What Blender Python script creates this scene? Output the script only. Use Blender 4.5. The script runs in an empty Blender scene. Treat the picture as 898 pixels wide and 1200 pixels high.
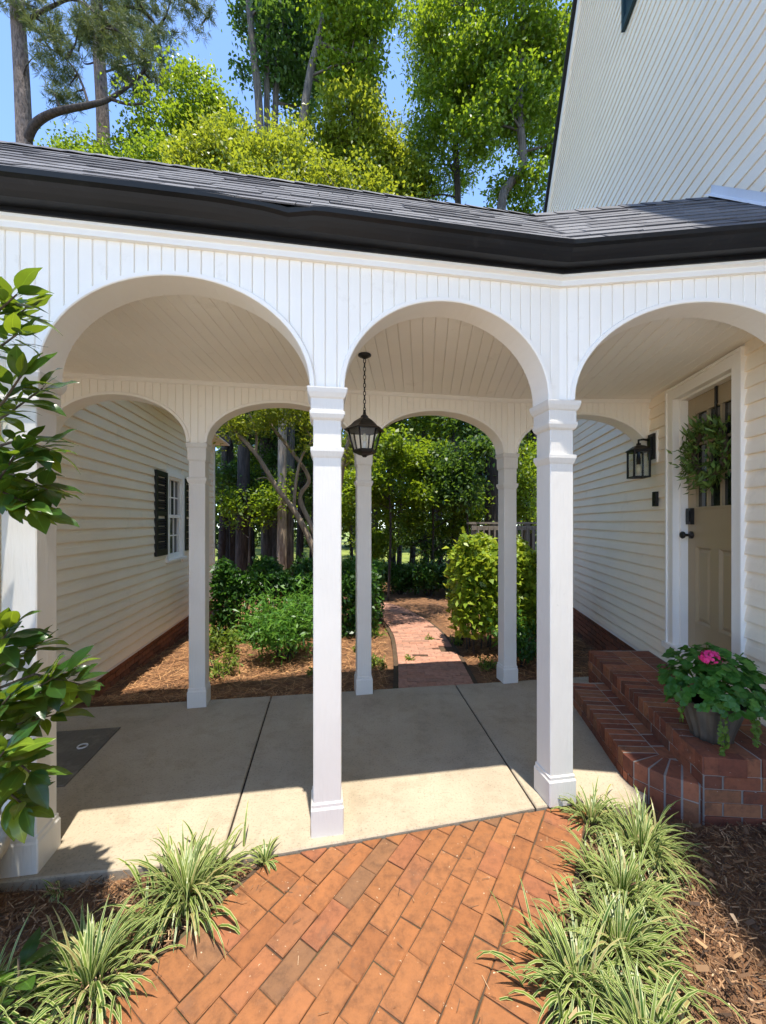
import bpy, math, random
import numpy as np
from mathutils import Vector, Matrix
R = math.radians
random.seed(7)
rng = np.random.default_rng(11)
SC = bpy.context.scene
COL = SC.collection

# ------------------------------------------------------------------ camera, sky, sun, exposure
cam_d = bpy.data.cameras.new('camera')
cam = bpy.data.objects.new('camera', cam_d); COL.objects.link(cam)
cam.location = (0, 0, 1.5); cam.rotation_euler = (R(90), 0, 0)
cam_d.sensor_width = 36; cam_d.lens = 460 / 1200 * 36
cam_d.shift_y = 11 / 1200; cam_d.clip_start = 0.02; cam_d.clip_end = 2000
SC.camera = cam
SUN = Vector((.055, -.175, 1)).normalized()
world = bpy.data.worlds.new('World'); SC.world = world; world.use_nodes = True
wn = world.node_tree.nodes; wl = world.node_tree.links; wn.clear()
sky = wn.new('ShaderNodeTexSky'); sky.sky_type = 'NISHITA'; sky.sun_disc = False
sky.sun_elevation = math.asin(SUN.z); sky.sun_rotation = math.atan2(SUN.x, SUN.y)
sky.air_density = 0.7; sky.altitude = 1500; sky.dust_density = 0.0; sky.ozone_density = 3.0
bg = wn.new('ShaderNodeBackground'); bg.inputs[1].default_value = .15
wo = wn.new('ShaderNodeOutputWorld')
wl.new(sky.outputs[0], bg.inputs[0]); wl.new(bg.outputs[0], wo.inputs[0])
sd = bpy.data.lights.new('sun', 'SUN'); sd.energy = 2.25; sd.angle = R(.53); sd.color = (1, .935, .83)
sun = bpy.data.objects.new('sun', sd); COL.objects.link(sun)
sun.location = (2, -4, 20); sun.rotation_euler = SUN.to_track_quat('Z', 'Y').to_euler()
SC.view_settings.view_transform = 'Standard'; SC.view_settings.look = 'None'
SC.view_settings.exposure = 2.05; SC.view_settings.gamma = 1
SC.view_settings.use_curve_mapping = False
SC.cycles.use_denoising = True
SC.cycles.max_bounces = 12; SC.cycles.diffuse_bounces = 10; SC.cycles.transparent_max_bounces = 12
SC.cycles.sample_clamp_indirect = 8
SC.cycles.caustics_reflective = False; SC.cycles.caustics_refractive = False

# ------------------------------------------------------------------ materials
def mat(name, build):
    m = bpy.data.materials.new(name); m.use_nodes = True
    nt = m.node_tree; n = nt.nodes; b = n['Principled BSDF']
    build(nt, n, nt.links, b); return m
def ramp(n, stops):
    r = n.new('ShaderNodeValToRGB'); e = r.color_ramp.elements
    while len(e) < len(stops): e.new(.5)
    for k, (p, c) in enumerate(stops):
        e[k].position = p; e[k].color = (*c, 1)
    return r
def noise(n, l, scale, detail=4, coord='Object', stretch=None, rough=.55):
    t = n.new('ShaderNodeTexCoord'); x = n.new('ShaderNodeTexNoise')
    x.inputs['Scale'].default_value = scale; x.inputs['Detail'].default_value = detail; x.inputs['Roughness'].default_value = rough
    src = t.outputs[coord]
    if coord == 'World':
        pass
    if stretch:
        mp = n.new('ShaderNodeMapping'); mp.inputs['Scale'].default_value = stretch
        l.new(src, mp.inputs[0]); src = mp.outputs[0]
    l.new(src, x.inputs['Vector']); return x
def wnoise(n, l, scale, detail=4, stretch=None, rough=.55):
    g = n.new('ShaderNodeNewGeometry'); x = n.new('ShaderNodeTexNoise')
    x.inputs['Scale'].default_value = scale; x.inputs['Detail'].default_value = detail; x.inputs['Roughness'].default_value = rough
    src = g.outputs['Position']
    if stretch:
        mp = n.new('ShaderNodeMapping'); mp.inputs['Scale'].default_value = stretch
        l.new(src, mp.inputs[0]); src = mp.outputs[0]
    l.new(src, x.inputs['Vector']); return x
def bump(n, l, b, src, strength, dist=.01):
    k = n.new('ShaderNodeBump'); k.inputs['Strength'].default_value = strength; k.inputs['Distance'].default_value = dist
    l.new(src, k.inputs['Height']); l.new(k.outputs[0], b.inputs['Normal'])
def mixc(n, l, fac, a, c, mode='MIX'):
    m = n.new('ShaderNodeMix'); m.data_type = 'RGBA'; m.blend_type = mode
    for i, v in ((0, fac), (6, a), (7, c)):
        if hasattr(v, 'is_linked'): l.new(v, m.inputs[i])
        else: m.inputs[i].default_value = v if i == 0 else (*v, 1)
    return m.outputs[2]
def paint(name, c, rough=.45, var=.06, grain=None, bs=.08, bscale=40, dirt=None, spec=.4):
    def f(nt, n, l, b):
        x = wnoise(n, l, 3.0, 5)
        r = ramp(n, [(.3, tuple(v * (1 - var) for v in c)), (.7, c)])
        l.new(x.outputs[0], r.inputs[0]); out = r.outputs[0]
        if dirt:
            d = wnoise(n, l, dirt[1], 6, None, .7)
            rr = ramp(n, [(dirt[2], (0, 0, 0)), (dirt[2] + .12, (1, 1, 1))]); l.new(d.outputs[0], rr.inputs[0])
            mm = n.new('ShaderNodeMath'); mm.operation = 'MULTIPLY'; mm.inputs[1].default_value = dirt[3]
            l.new(rr.outputs[0], mm.inputs[0])
            out = mixc(n, l, mm.outputs[0], out, dirt[0])
        l.new(out, b.inputs['Base Color']); b.inputs['Roughness'].default_value = rough
        b.inputs['Specular IOR Level'].default_value = spec
        y = wnoise(n, l, bscale, 4, grain); bump(n, l, b, y.outputs[0], bs, .02)
    return mat(name, f)
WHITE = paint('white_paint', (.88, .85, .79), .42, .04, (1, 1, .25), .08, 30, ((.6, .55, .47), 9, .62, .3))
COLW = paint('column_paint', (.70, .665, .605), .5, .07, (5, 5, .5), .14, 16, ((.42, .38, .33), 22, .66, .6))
BOARD = paint('bead_board_paint', (.90, .85, .76), .45, .04, (1, 1, .2), .06, 30, ((.6, .54, .45), 6, .60, .3))
VINYL = paint('cream_vinyl', (.91, .80, .635), .38, .05, (.2, .2, 4), .10, 30, ((.55, .5, .40), 4, .60, .28))
TRIM = paint('trim_paint', (.88, .835, .76), .4, .04)
BLACK = paint('black_gutter_paint', (.012, .012, .013), .35, .3, None, .05, 20, ((.03, .03, .03), 12, .60, .5), .2)
IRON = paint('black_iron', (.012, .011, .010), .4, .3, None, .15, 90)
SHUT = paint('black_shutter_paint', (.010, .011, .010), .45, .2)
TEAL = paint('teal_shutter_paint', (.012, .035, .042), .45, .2)
DOORP = paint('taupe_door_paint', (.37, .28, .165), .38, .06, None, .04, 30)
FLASH = paint('flashing_metal', (.62, .63, .65), .35, .1)
RAIL = paint('weathered_deck_wood', (.30, .25, .19), .8, .35, (6, 6, .6), .4, 12)
HATCH = paint('dark_cover_plate', (.13, .118, .095), .7, .3, None, .3, 30, ((.2, .18, .15), 5, .52, .6))
MORTAR = paint('pale_mortar', (.34, .30, .26), .95, .2, None, .4, 60)
BED = paint('sandy_joint', (.10, .062, .036), .95, .5, None, .6, 80, ((.045, .055, .02), 7, .52, .8))
SOIL = paint('dark_soil', (.03, .02, .014), .95, .4, None, .8, 40)
ROOFD = paint('roof_deck', (.05, .05, .055), .9, .2)
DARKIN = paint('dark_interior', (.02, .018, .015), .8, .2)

def f_conc(nt, n, l, b):
    a = wnoise(n, l, 1.3, 6, None, .65); r = ramp(n, [(.30, (.29, .238, .168)), (.52, (.36, .30, .215)), (.75, (.41, .35, .255))]); l.new(a.outputs[0], r.inputs[0])
    s = wnoise(n, l, 90, 3); rs = ramp(n, [(.33, (.6, .6, .6)), (.45, (1, 1, 1))]); l.new(s.outputs[0], rs.inputs[0])
    o = mixc(n, l, .7, r.outputs[0], rs.outputs[0], 'MULTIPLY')
    st = wnoise(n, l, 5.5, 8, (1, 1, 1), .75); rt = ramp(n, [(.40, (.58, .55, .50)), (.50, (1, 1, 1))]); l.new(st.outputs[0], rt.inputs[0])
    o = mixc(n, l, .3, o, rt.outputs[0], 'MULTIPLY')
    l.new(o, b.inputs['Base Color']); b.inputs['Roughness'].default_value = .85
    bump(n, l, b, s.outputs[0], .25, .004)
CONC = mat('concrete', f_conc)
BOUNCE = paint('pale_bounce_concrete', (.52, .47, .39), .85, .15, None, .2, 60, ((.4, .36, .3), 3, .5, .4))  # for the added pale ground behind the camera

def brickmat(name, stops, bs=.5, dark=(.08, .05, .04), da=.5, pale=None):
    def f(nt, n, l, b):
        oi = n.new('ShaderNodeObjectInfo'); r = ramp(n, stops); r.color_ramp.interpolation = 'LINEAR'
        l.new(oi.outputs['Random'], r.inputs[0])
        a = wnoise(n, l, 22, 6, None, .7); ra = ramp(n, [(.30, (.50, .50, .52)), (.52, (.92, .92, .92)), (.75, (1.12, 1.12, 1.1))]); l.new(a.outputs[0], ra.inputs[0])
        o = mixc(n, l, .9, r.outputs[0], ra.outputs[0], 'MULTIPLY')
        d = wnoise(n, l, 7, 7, None, .7); rd = ramp(n, [(.56, (0, 0, 0)), (.70, (1, 1, 1))]); l.new(d.outputs[0], rd.inputs[0])
        mm = n.new('ShaderNodeMath'); mm.operation = 'MULTIPLY'; mm.inputs[1].default_value = da; l.new(rd.outputs[0], mm.inputs[0])
        o = mixc(n, l, mm.outputs[0], o, dark)
        if pale:
            p = wnoise(n, l, 55, 3, None, .6); rp = ramp(n, [(.70, (0, 0, 0)), (.74, (1, 1, 1))]); l.new(p.outputs[0], rp.inputs[0])
            o = mixc(n, l, rp.outputs[0], o, pale)
        l.new(o, b.inputs['Base Color']); b.inputs['Roughness'].default_value = .82
        bump(n, l, b, a.outputs[0], bs, .006)
    return mat(name, f)
PAVER = brickmat('clay_paver', [(0, (0.213, 0.077, 0.023)), (.2, (0.271, 0.100, 0.030)), (.4, (0.234, 0.090, 0.028)), (.6, (0.275, 0.107, 0.035)), (.75, (0.246, 0.086, 0.034)), (.90, (0.221, 0.094, 0.034)), (.97, (0.176, 0.082, 0.034)), (1, (0.131, 0.070, 0.034))], .7, (.12, .06, .032), .55, (.5, .38, .25))
FARB = brickmat('dusty_path_brick', [(0, (.34, .16, .10)), (.4, (.42, .21, .14)), (.8, (.36, .19, .13)), (1, (.28, .15, .10))], .5, (.20, .12, .08), .5, (.5, .4, .28))
STEPB = brickmat('step_brick', [(0, (.16, .045, .024)), (.3, (.27, .085, .040)), (.5, (.14, .048, .028)), (.7, (.36, .14, .062)), (.85, (.25, .10, .046)), (1, (.38, .12, .055))], .6, (.045, .03, .022), .7, (.5, .42, .36))
FOUND = brickmat('foundation_brick', [(0, (.20, .065, .035)), (.5, (.28, .10, .05)), (1, (.14, .055, .035))], .5)

def f_shin(nt, n, l, b):
    oi = n.new('ShaderNodeObjectInfo'); r = ramp(n, [(0, (.085, .085, .095)), (.5, (.12, .12, .13)), (1, (.165, .165, .175))]); l.new(oi.outputs['Random'], r.inputs[0])
    a = wnoise(n, l, 160, 3); ra = ramp(n, [(.3, (.55, .55, .55)), (.7, (1, 1, 1))]); l.new(a.outputs[0], ra.inputs[0])
    o = mixc(n, l, .9, r.outputs[0], ra.outputs[0], 'MULTIPLY'); l.new(o, b.inputs['Base Color']); b.inputs['Roughness'].default_value = .9
    bump(n, l, b, a.outputs[0], .5, .004)
SHIN = mat('asphalt_shingle', f_shin)

def leafmat(name, stops, trans=.45, tcol=None, rough=.45, attr='rnd', spec=.4):
    def f(nt, n, l, b):
        at = n.new('ShaderNodeAttribute'); at.attribute_name = attr
        r = ramp(n, stops); l.new(at.outputs['Fac'], r.inputs[0])
        l.new(r.outputs[0], b.inputs['Base Color']); b.inputs['Roughness'].default_value = rough; b.inputs['Specular IOR Level'].default_value = spec
        t = n.new('ShaderNodeBsdfTranslucent')
        tc = mixc(n, l, .75, r.outputs[0], tcol or (.30, .42, .03)); l.new(tc, t.inputs[0])
        m = n.new('ShaderNodeMixShader'); m.inputs[0].default_value = trans
        l.new(b.outputs[0], m.inputs[1]); l.new(t.outputs[0], m.inputs[2]); l.new(m.outputs[0], n['Material Output'].inputs[0])
    return mat(name, f)
G_DARK = leafmat('dark_tree_leaf', [(0, (.018, .045, .010)), (.6, (.04, .09, .018)), (1, (.08, .14, .025))], .4, (.20, .34, .03))
G_MID = leafmat('mid_tree_leaf', [(0, (.025, .065, .010)), (.5, (.08, .15, .010)), (1, (.20, .26, .018))], .5, (.36, .48, .02))
G_LIME = leafmat('lime_tree_leaf', [(0, (.07, .125, .012)), (.5, (.15, .205, .012)), (1, (.27, .29, .022))], .48, (.46, .50, .03))
G_PINE = leafmat('pine_needle', [(0, (.02, .045, .012)), (.5, (.055, .085, .018)), (1, (.14, .155, .03))], .25, (.22, .26, .06), .6)
G_HEDGE = leafmat('hedge_leaf', [(0, (.018, .055, .012)), (.6, (.04, .11, .02)), (1, (.075, .17, .025))], .35, (.14, .34, .03), .4)
G_NAND = leafmat('feathery_shrub_leaf', [(0, (.03, .10, .018)), (.6, (.07, .19, .028)), (1, (.14, .28, .04))], .4, (.22, .45, .05), .4)
G_YEL = leafmat('yellow_hedge_leaf', [(0, (.07, .14, .012)), (.5, (.20, .30, .02)), (1, (.36, .42, .03))], .4, (.45, .52, .04), .4)
G_WOOD = leafmat('far_wood_leaf', [(0, (.012, .03, .006)), (.5, (.03, .06, .010)), (1, (.07, .11, .018))], .25, (.24, .36, .04), .6)
G_GER = leafmat('geranium_leaf', [(0, (.022, .09, .014)), (.6, (.045, .15, .022)), (1, (.09, .22, .03))], .35, (.16, .36, .03), .45)
G_JEN = leafmat('trailing_leaf', [(0, (.07, .14, .015)), (1, (.15, .24, .03))], .4, None, .5)
G_WRE = leafmat('wreath_leaf', [(0, (.05, .11, .02)), (.5, (.11, .19, .032)), (1, (.20, .29, .06))], .25, (.14, .18, .05), .5)
PINK = leafmat('pink_petal', [(0, (.62, .02, .16)), (1, (.80, .06, .28))], .3, (.9, .1, .35), .5)
WEED = leafmat('weed_leaf', [(0, (.08, .14, .02)), (1, (.20, .26, .04))], .4, None, .5)

def f_obj_leaf(nt, n, l, b):
    oi = n.new('ShaderNodeObjectInfo'); r = ramp(n, [(0, (.012, .042, .010)), (.5, (.026, .075, .014)), (.8, (.07, .14, .018)), (1, (.20, .26, .02))])
    l.new(oi.outputs['Random'], r.inputs[0])
    uv = n.new('ShaderNodeUVMap'); s = n.new('ShaderNodeSeparateXYZ'); l.new(uv.outputs[0], s.inputs[0])
    mr = ramp(n, [(.455, (1, 1, 1)), (.49, (1.9, 1.8, 1.5)), (.51, (1.9, 1.8, 1.5)), (.545, (1, 1, 1))]); l.new(s.outputs[0], mr.inputs[0])
    o = mixc(n, l, 1.0, r.outputs[0], mr.outputs[0], 'MULTIPLY')
    l.new(o, b.inputs['Base Color']); b.inputs['Roughness'].default_value = .24; b.inputs['Specular IOR Level'].default_value = .5
    t = n.new('ShaderNodeBsdfTranslucent'); l.new(mixc(n, l, .6, r.outputs[0], (.34, .46, .02)), t.inputs[0])
    m = n.new('ShaderNodeMixShader'); m.inputs[0].default_value = .33
    l.new(b.outputs[0], m.inputs[1]); l.new(t.outputs[0], m.inputs[2]); l.new(m.outputs[0], n['Material Output'].inputs[0])
    x = noise(n, l, 60, 3); bump(n, l, b, x.outputs[0], .15, .002)
GLOSSY = mat('glossy_evergreen_leaf', f_obj_leaf)

def f_blade(nt, n, l, b):
    uv = n.new('ShaderNodeUVMap'); s = n.new('ShaderNodeSeparateXYZ'); l.new(uv.outputs[0], s.inputs[0])
    at = n.new('ShaderNodeAttribute'); at.attribute_name = 'rnd'
    g = ramp(n, [(0, (.045, .11, .014)), (.6, (.12, .185, .024)), (.88, (.20, .27, .05)), (.93, (.34, .27, .11))]); l.new(at.outputs['Fac'], g.inputs[0])
    r = ramp(n, [(.15, (1, 1, 1)), (.27, (0, 0, 0)), (.73, (0, 0, 0)), (.85, (1, 1, 1))]); l.new(s.outputs[0], r.inputs[0])
    o = mixc(n, l, r.outputs[0], g.outputs[0], (.44, .47, .19)); l.new(o, b.inputs['Base Color']); b.inputs['Roughness'].default_value = .4
    t = n.new('ShaderNodeBsdfTranslucent'); l.new(o, t.inputs[0]); m = n.new('ShaderNodeMixShader'); m.inputs[0].default_value = .35
    l.new(b.outputs[0], m.inputs[1]); l.new(t.outputs[0], m.inputs[2]); l.new(m.outputs[0], n['Material Output'].inputs[0])
BLADE = mat('variegated_blade', f_blade)

def attrmat(name, stops, rough=.85, bs=0):
    def f(nt, n, l, b):
        at = n.new('ShaderNodeAttribute'); at.attribute_name = 'rnd'; r = ramp(n, stops); l.new(at.outputs['Fac'], r.inputs[0])
        l.new(r.outputs[0], b.inputs['Base Color']); b.inputs['Roughness'].default_value = rough
    return mat(name, f)
CHIP = attrmat('bark_chip', [(0, (.05, .028, .016)), (.45, (.16, .085, .04)), (.8, (.28, .16, .075)), (.95, (.40, .25, .13)), (1, (.5, .36, .22))])
STRAW = attrmat('pine_straw', [(0, (.16, .07, .028)), (.5, (.36, .175, .07)), (1, (.52, .30, .13))])

def barkmat(name, c0, c1, st=(6, 6, .8), bs=.8):
    def f(nt, n, l, b):
        a = wnoise(n, l, 3.0, 7, st, .65); r = ramp(n, [(.35, c0), (.62, c1)]); l.new(a.outputs[0], r.inputs[0])
        l.new(r.outputs[0], b.inputs['Base Color']); b.inputs['Roughness'].default_value = .95; bump(n, l, b, a.outputs[0], bs, .06)
    return mat(name, f)
BARK_P = barkmat('pine_bark', (.06, .042, .032), (.22, .165, .13), (7, 7, 2.2), 1)
BARK_G = barkmat('grey_bark', (.045, .038, .03), (.14, .12, .095))
BARK_D = barkmat('dark_bark', (.018, .014, .011), (.065, .05, .04))
BARK_M = barkmat('smooth_tan_bark', (.17, .125, .085), (.33, .26, .18), (5, 5, 1.2), .3)
TWIG = barkmat('twig_bark', (.05, .035, .02), (.12, .085, .05), (20, 20, 5), .4)

def f_ground(nt, n, l, b):
    a = wnoise(n, l, 9, 8, None, .7); r = ramp(n, [(.3, (.075, .038, .018)), (.55, (.20, .095, .04)), (.75, (.31, .16, .07))]); l.new(a.outputs[0], r.inputs[0])
    g = wnoise(n, l, 1.6, 6, None, .6); rg = ramp(n, [(.35, (.10, .15, .02)), (.65, (.26, .30, .06))]); l.new(g.outputs[0], rg.inputs[0])
    p = n.new('ShaderNodeNewGeometry'); s = n.new('ShaderNodeSeparateXYZ'); l.new(p.outputs['Position'], s.inputs[0])
    w = wnoise(n, l, .5, 4); ad = n.new('ShaderNodeMath'); ad.operation = 'MULTIPLY_ADD'; l.new(w.outputs[0], ad.inputs[0]); ad.inputs[1].default_value = 5; l.new(s.outputs[1], ad.inputs[2])
    rm = n.new('ShaderNodeMapRange'); rm.inputs[1].default_value = 16.5; rm.inputs[2].default_value = 18.5; l.new(ad.outputs[0], rm.inputs[0])
    o = mixc(n, l, rm.outputs[0], r.outputs[0], rg.outputs[0]); l.new(o, b.inputs['Base Color']); b.inputs['Roughness'].default_value = .95
    x = wnoise(n, l, 60, 5); bump(n, l, b, x.outputs[0], 1, .03)
GROUND = mat('mulch_and_lawn', f_ground)

def f_glass(nt, n, l, b):
    b.inputs['Base Color'].default_value = (.9, .95, .93, 1); b.inputs['Roughness'].default_value = .03
    b.inputs['Transmission Weight'].default_value = 1; b.inputs['IOR'].default_value = 1.02
    g = n.new('ShaderNodeBsdfGlossy'); g.inputs['Roughness'].default_value = .02
    t = n.new('ShaderNodeBsdfTransparent'); t.inputs[0].default_value = (.96, .97, .96, 1)
    m = n.new('ShaderNodeMixShader'); m.inputs[0].default_value = .07; l.new(t.outputs[0], m.inputs[1]); l.new(g.outputs[0], m.inputs[2])
    l.new(m.outputs[0], n['Material Output'].inputs[0])
GLASS = mat('clear_glass', f_glass)
def f_dglass(nt, n, l, b):
    b.inputs['Base Color'].default_value = (.012, .016, .013, 1); b.inputs['Roughness'].default_value = .04; b.inputs['Specular IOR Level'].default_value = .9
DGLASS = mat('dark_window_glass', f_dglass)
def f_bulb(nt, n, l, b):
    b.inputs['Base Color'].default_value = (.75, .66, .48, 1); b.inputs['Roughness'].default_value = .3
BULB = mat('unlit_bulb', f_bulb)
def f_pot(nt, n, l, b):
    x = wnoise(n, l, 10, 6, (1, 1, .4)); r = ramp(n, [(.3, (.035, .03, .023)), (.7, (.12, .10, .078))]); l.new(x.outputs[0], r.inputs[0])
    l.new(r.outputs[0], b.inputs['Base Color']); b.inputs['Roughness'].default_value = .55; bump(n, l, b, x.outputs[0], .3, .01)
POT = mat('fluted_stone_pot', f_pot)
URN = paint('pale_urn', (.42, .38, .31), .6, .2, None, .3, 30, ((.25, .23, .19), 8, .5, .5))

# ------------------------------------------------------------------ helpers
def link(o, parent=None):
    COL.objects.link(o)
    if parent: o.parent = parent
    return o
def mesh(name, V, F, m, parent=None, smooth=False, uv=None, rnd=None):
    me = bpy.data.meshes.new(name); me.from_pydata([tuple(v) for v in V], [], F)
    if m: me.materials.append(m)
    if smooth: me.polygons.foreach_set('use_smooth', [True] * len(me.polygons))
    if uv is not None:
        u = me.uv_layers.new(name='UVMap')
        for lp in me.loops: u.data[lp.index].uv = uv[lp.vertex_index]
    me.update()
    return link(bpy.data.objects.new(name, me), parent)
def quads(name, V, nq, m, parent=None, rnd=None, uv=None, k=4):
    """numpy fast path: V (nq*k,3), faces consecutive k-gons"""
    me = bpy.data.meshes.new(name); nv = nq * k
    me.vertices.add(nv); me.vertices.foreach_set('co', np.asarray(V, dtype=np.float32).ravel())
    me.loops.add(nv); me.loops.foreach_set('vertex_index', np.arange(nv, dtype=np.int32))
    me.polygons.add(nq); me.polygons.foreach_set('loop_start', np.arange(0, nv, k, dtype=np.int32))
    if rnd is not None:
        a = me.attributes.new('rnd', 'FLOAT', 'POINT'); a.data.foreach_set('value', np.repeat(np.asarray(rnd, dtype=np.float32), k))
    if uv is not None:
        u = me.uv_layers.new(name='UVMap'); u.data.foreach_set('uv', np.asarray(uv, dtype=np.float32).ravel())
    me.update(calc_edges=True); me.validate()
    me.materials.append(m)
    return link(bpy.data.objects.new(name, me), parent)
def tag(o, label, cat, group=None, kind=None):
    o['label'] = label; o['category'] = cat
    if not kind: o['kind'] = 'thing'
    if group: o['group'] = group
    if kind: o['kind'] = kind
    return o
def thing(name, label, cat, loc=(0, 0, 0), group=None):
    o = bpy.data.objects.new(name, None); o.empty_display_size = .1; o.location = loc; COL.objects.link(o)
    return tag(o, label, cat, group)
def struct(name, o=None):
    if o is None: o = bpy.data.objects.new(name, None); COL.objects.link(o)
    o['kind'] = 'structure'; return o
BOXF = [(0, 3, 2, 1), (4, 5, 6, 7), (0, 1, 5, 4), (1, 2, 6, 5), (2, 3, 7, 6), (3, 0, 4, 7)]
class Frame:
    """wall frame: s along, d out of the face, z up"""
    def __init__(s, o, a, n): s.o = Vector((o[0], o[1])); s.a = Vector(a).normalized(); s.n = Vector(n).normalized()
    def __call__(f, s, d, z): p = f.o + f.a * s + f.n * d; return (p.x, p.y, z)
    def xy(f, s, d): return f.o + f.a * s + f.n * d
    def s_of(f, p): return (Vector((p[0], p[1])) - f.o).dot(f.a)
    def d_of(f, p): return (Vector((p[0], p[1])) - f.o).dot(f.n)
def isect(f1, d1, f2, d2):
    p = f1.xy(0, d1); q = f2.xy(0, d2); a, b = f1.a, f2.a
    den = a.x * b.y - a.y * b.x; t = ((q.x - p.x) * b.y - (q.y - p.y) * b.x) / den
    return p + a * t
def fbox(name, f, s0, s1, d0, d1, z0, z1, m, parent=None):
    V = [f(s0, d0, z0), f(s1, d0, z0), f(s1, d1, z0), f(s0, d1, z0), f(s0, d0, z1), f(s1, d0, z1), f(s1, d1, z1), f(s0, d1, z1)]
    F = BOXF
    if f.a.x * f.n.y - f.a.y * f.n.x < 0: F = [tuple(reversed(q)) for q in BOXF]
    return mesh(name, V, F, m, parent)
def multi_box(name, f, boxes, m, parent=None):
    V = []; F = []
    flip = f.a.x * f.n.y - f.a.y * f.n.x < 0
    for (s0, s1, d0, d1, z0, z1) in boxes:
        b = len(V)
        V += [f(s0, d0, z0), f(s1, d0, z0), f(s1, d1, z0), f(s0, d1, z0), f(s0, d0, z1), f(s1, d0, z1), f(s1, d1, z1), f(s0, d1, z1)]
        F += [tuple(i + b for i in (reversed(q) if flip else q)) for q in BOXF]
    return mesh(name, V, F, m, parent)
def area2(poly): return sum(p[0] * q[1] - p[1] * q[0] for p, q in zip(poly, poly[1:] + poly[:1]))
def inset(poly, b):
    c = Vector((sum(p[0] for p in poly) / len(poly), sum(p[1] for p in poly) / len(poly)))
    out = []
    for p in poly:
        v = Vector((p[0], p[1])) - c; L = v.length or 1
        out.append(c + v * max(.2, (L - b * 1.3) / L))
    return out
def prism_vf(poly, z0, z1, bev=0, zf=None):
    poly = [Vector((p[0], p[1])) for p in poly]
    if area2(poly) < 0: poly = poly[::-1]
    n = len(poly); V = []; F = []
    rings = [(poly, z0), (poly, z1 - bev)] + ([(inset(poly, bev), z1)] if bev else [])
    for P, z in rings: V += [(p.x, p.y, z + (zf(p) if zf else 0)) for p in P]
    for k in range(len(rings) - 1):
        for i in range(n): j = (i + 1) % n; F.append((k * n + i, k * n + j, (k + 1) * n + j, (k + 1) * n + i))
    F.append(tuple(range(n - 1, -1, -1))); F.append(tuple((len(rings) - 1) * n + i for i in range(n)))
    return V, F
def prism(name, poly, z0, z1, m, parent=None, bev=0, zf=None):
    V, F = prism_vf(poly, z0, z1, bev, zf); return mesh(name, V, F, m, parent)
def clip(poly, p, n):
    """keep the side where (x-p).n >= 0"""
    out = []
    for i in range(len(poly)):
        a, b = Vector(poly[i][:2]), Vector(poly[(i + 1) % len(poly)][:2]); da, db = (a - p).dot(n), (b - p).dot(n)
        if da >= 0: out.append(a)
        if da * db < 0: out.append(a + (b - a) * (da / (da - db)))
    return out
def tube_vf(pts, rad, sides=8, cap=True, V=None, F=None):
    V = [] if V is None else V; F = [] if F is None else F; b = len(V)
    pts = [Vector(p) for p in pts]; n = len(pts)
    rad = rad if hasattr(rad, '__len__') else [rad] * n
    up = Vector((.13, .21, 1)).normalized()
    for i, p in enumerate(pts):
        t = (pts[min(i + 1, n - 1)] - pts[max(i - 1, 0)]).normalized()
        u = t.cross(up)
        if u.length < .15: u = t.cross(Vector((1, 0, 0)))
        u.normalize(); w = t.cross(u)
        for k in range(sides):
            a = 2 * math.pi * k / sides; q = p + (u * math.cos(a) + w * math.sin(a)) * rad[i]; V.append((q.x, q.y, q.z))
    for i in range(n - 1):
        for k in range(sides):
            j = (k + 1) % sides; F.append((b + i * sides + k, b + (i + 1) * sides + k, b + (i + 1) * sides + j, b + i * sides + j))
    if cap: F.append(tuple(b + k for k in range(sides))); F.append(tuple(b + (n - 1) * sides + k for k in range(sides - 1, -1, -1)))
    return V, F
def tube(name, pts, rad, m, parent=None, sides=8, smooth=True):
    V, F = tube_vf(pts, rad, sides); return mesh(name, V, F, m, parent, smooth)
def lathe(name, prof, m, parent=None, loc=(0, 0, 0), seg=24, flute=None, smooth=True):
    V = []; F = []
    for r, z in prof:
        for k in range(seg):
            a = 2 * math.pi * k / seg; rr = r * (1 + (flute[0] * math.cos(flute[1] * a) if flute else 0)); V.append((loc[0] + rr * math.cos(a), loc[1] + rr * math.sin(a), loc[2] + z))
    for i in range(len(prof) - 1):
        for k in range(seg): j = (k + 1) % seg; F.append((i * seg + k, i * seg + j, (i + 1) * seg + j, (i + 1) * seg + k))
    F.append(tuple(range(seg - 1, -1, -1))); F.append(tuple((len(prof) - 1) * seg + k for k in range(seg)))
    return mesh(name, V, F, m, parent, smooth)
def at(x, y, Z): return Vector(((x - 449) * Z / 460, Z, 1.5 + (611 - y) * Z / 460))   # a spot at distance Z from where the photographer stood
def spl(pts, m=6):
    pts = [Vector(p) for p in pts]; out = []
    for i in range(len(pts) - 1):
        p0, p1, p2, p3 = pts[max(i - 1, 0)], pts[i], pts[i + 1], pts[min(i + 2, len(pts) - 1)]
        for k in range(m):
            f = k / m; out.append(.5 * ((2 * p1) + (p2 - p0) * f + (2 * p0 - 5 * p1 + 4 * p2 - p3) * f * f + (-p0 + 3 * p1 - 3 * p2 + p3) * f ** 3))
    return out + [pts[-1]]
def gz(x, y):
    """ground height"""
    t = min(max((y - 3.2) / .5, 0), 1)
    front = -.028; back = -.06 - .045 * max(0, min(y - 3.4, 18)) - .05 * max(0, min(-x - .6, 2)) * t
    return front * (1 - t) + back * t

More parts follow.
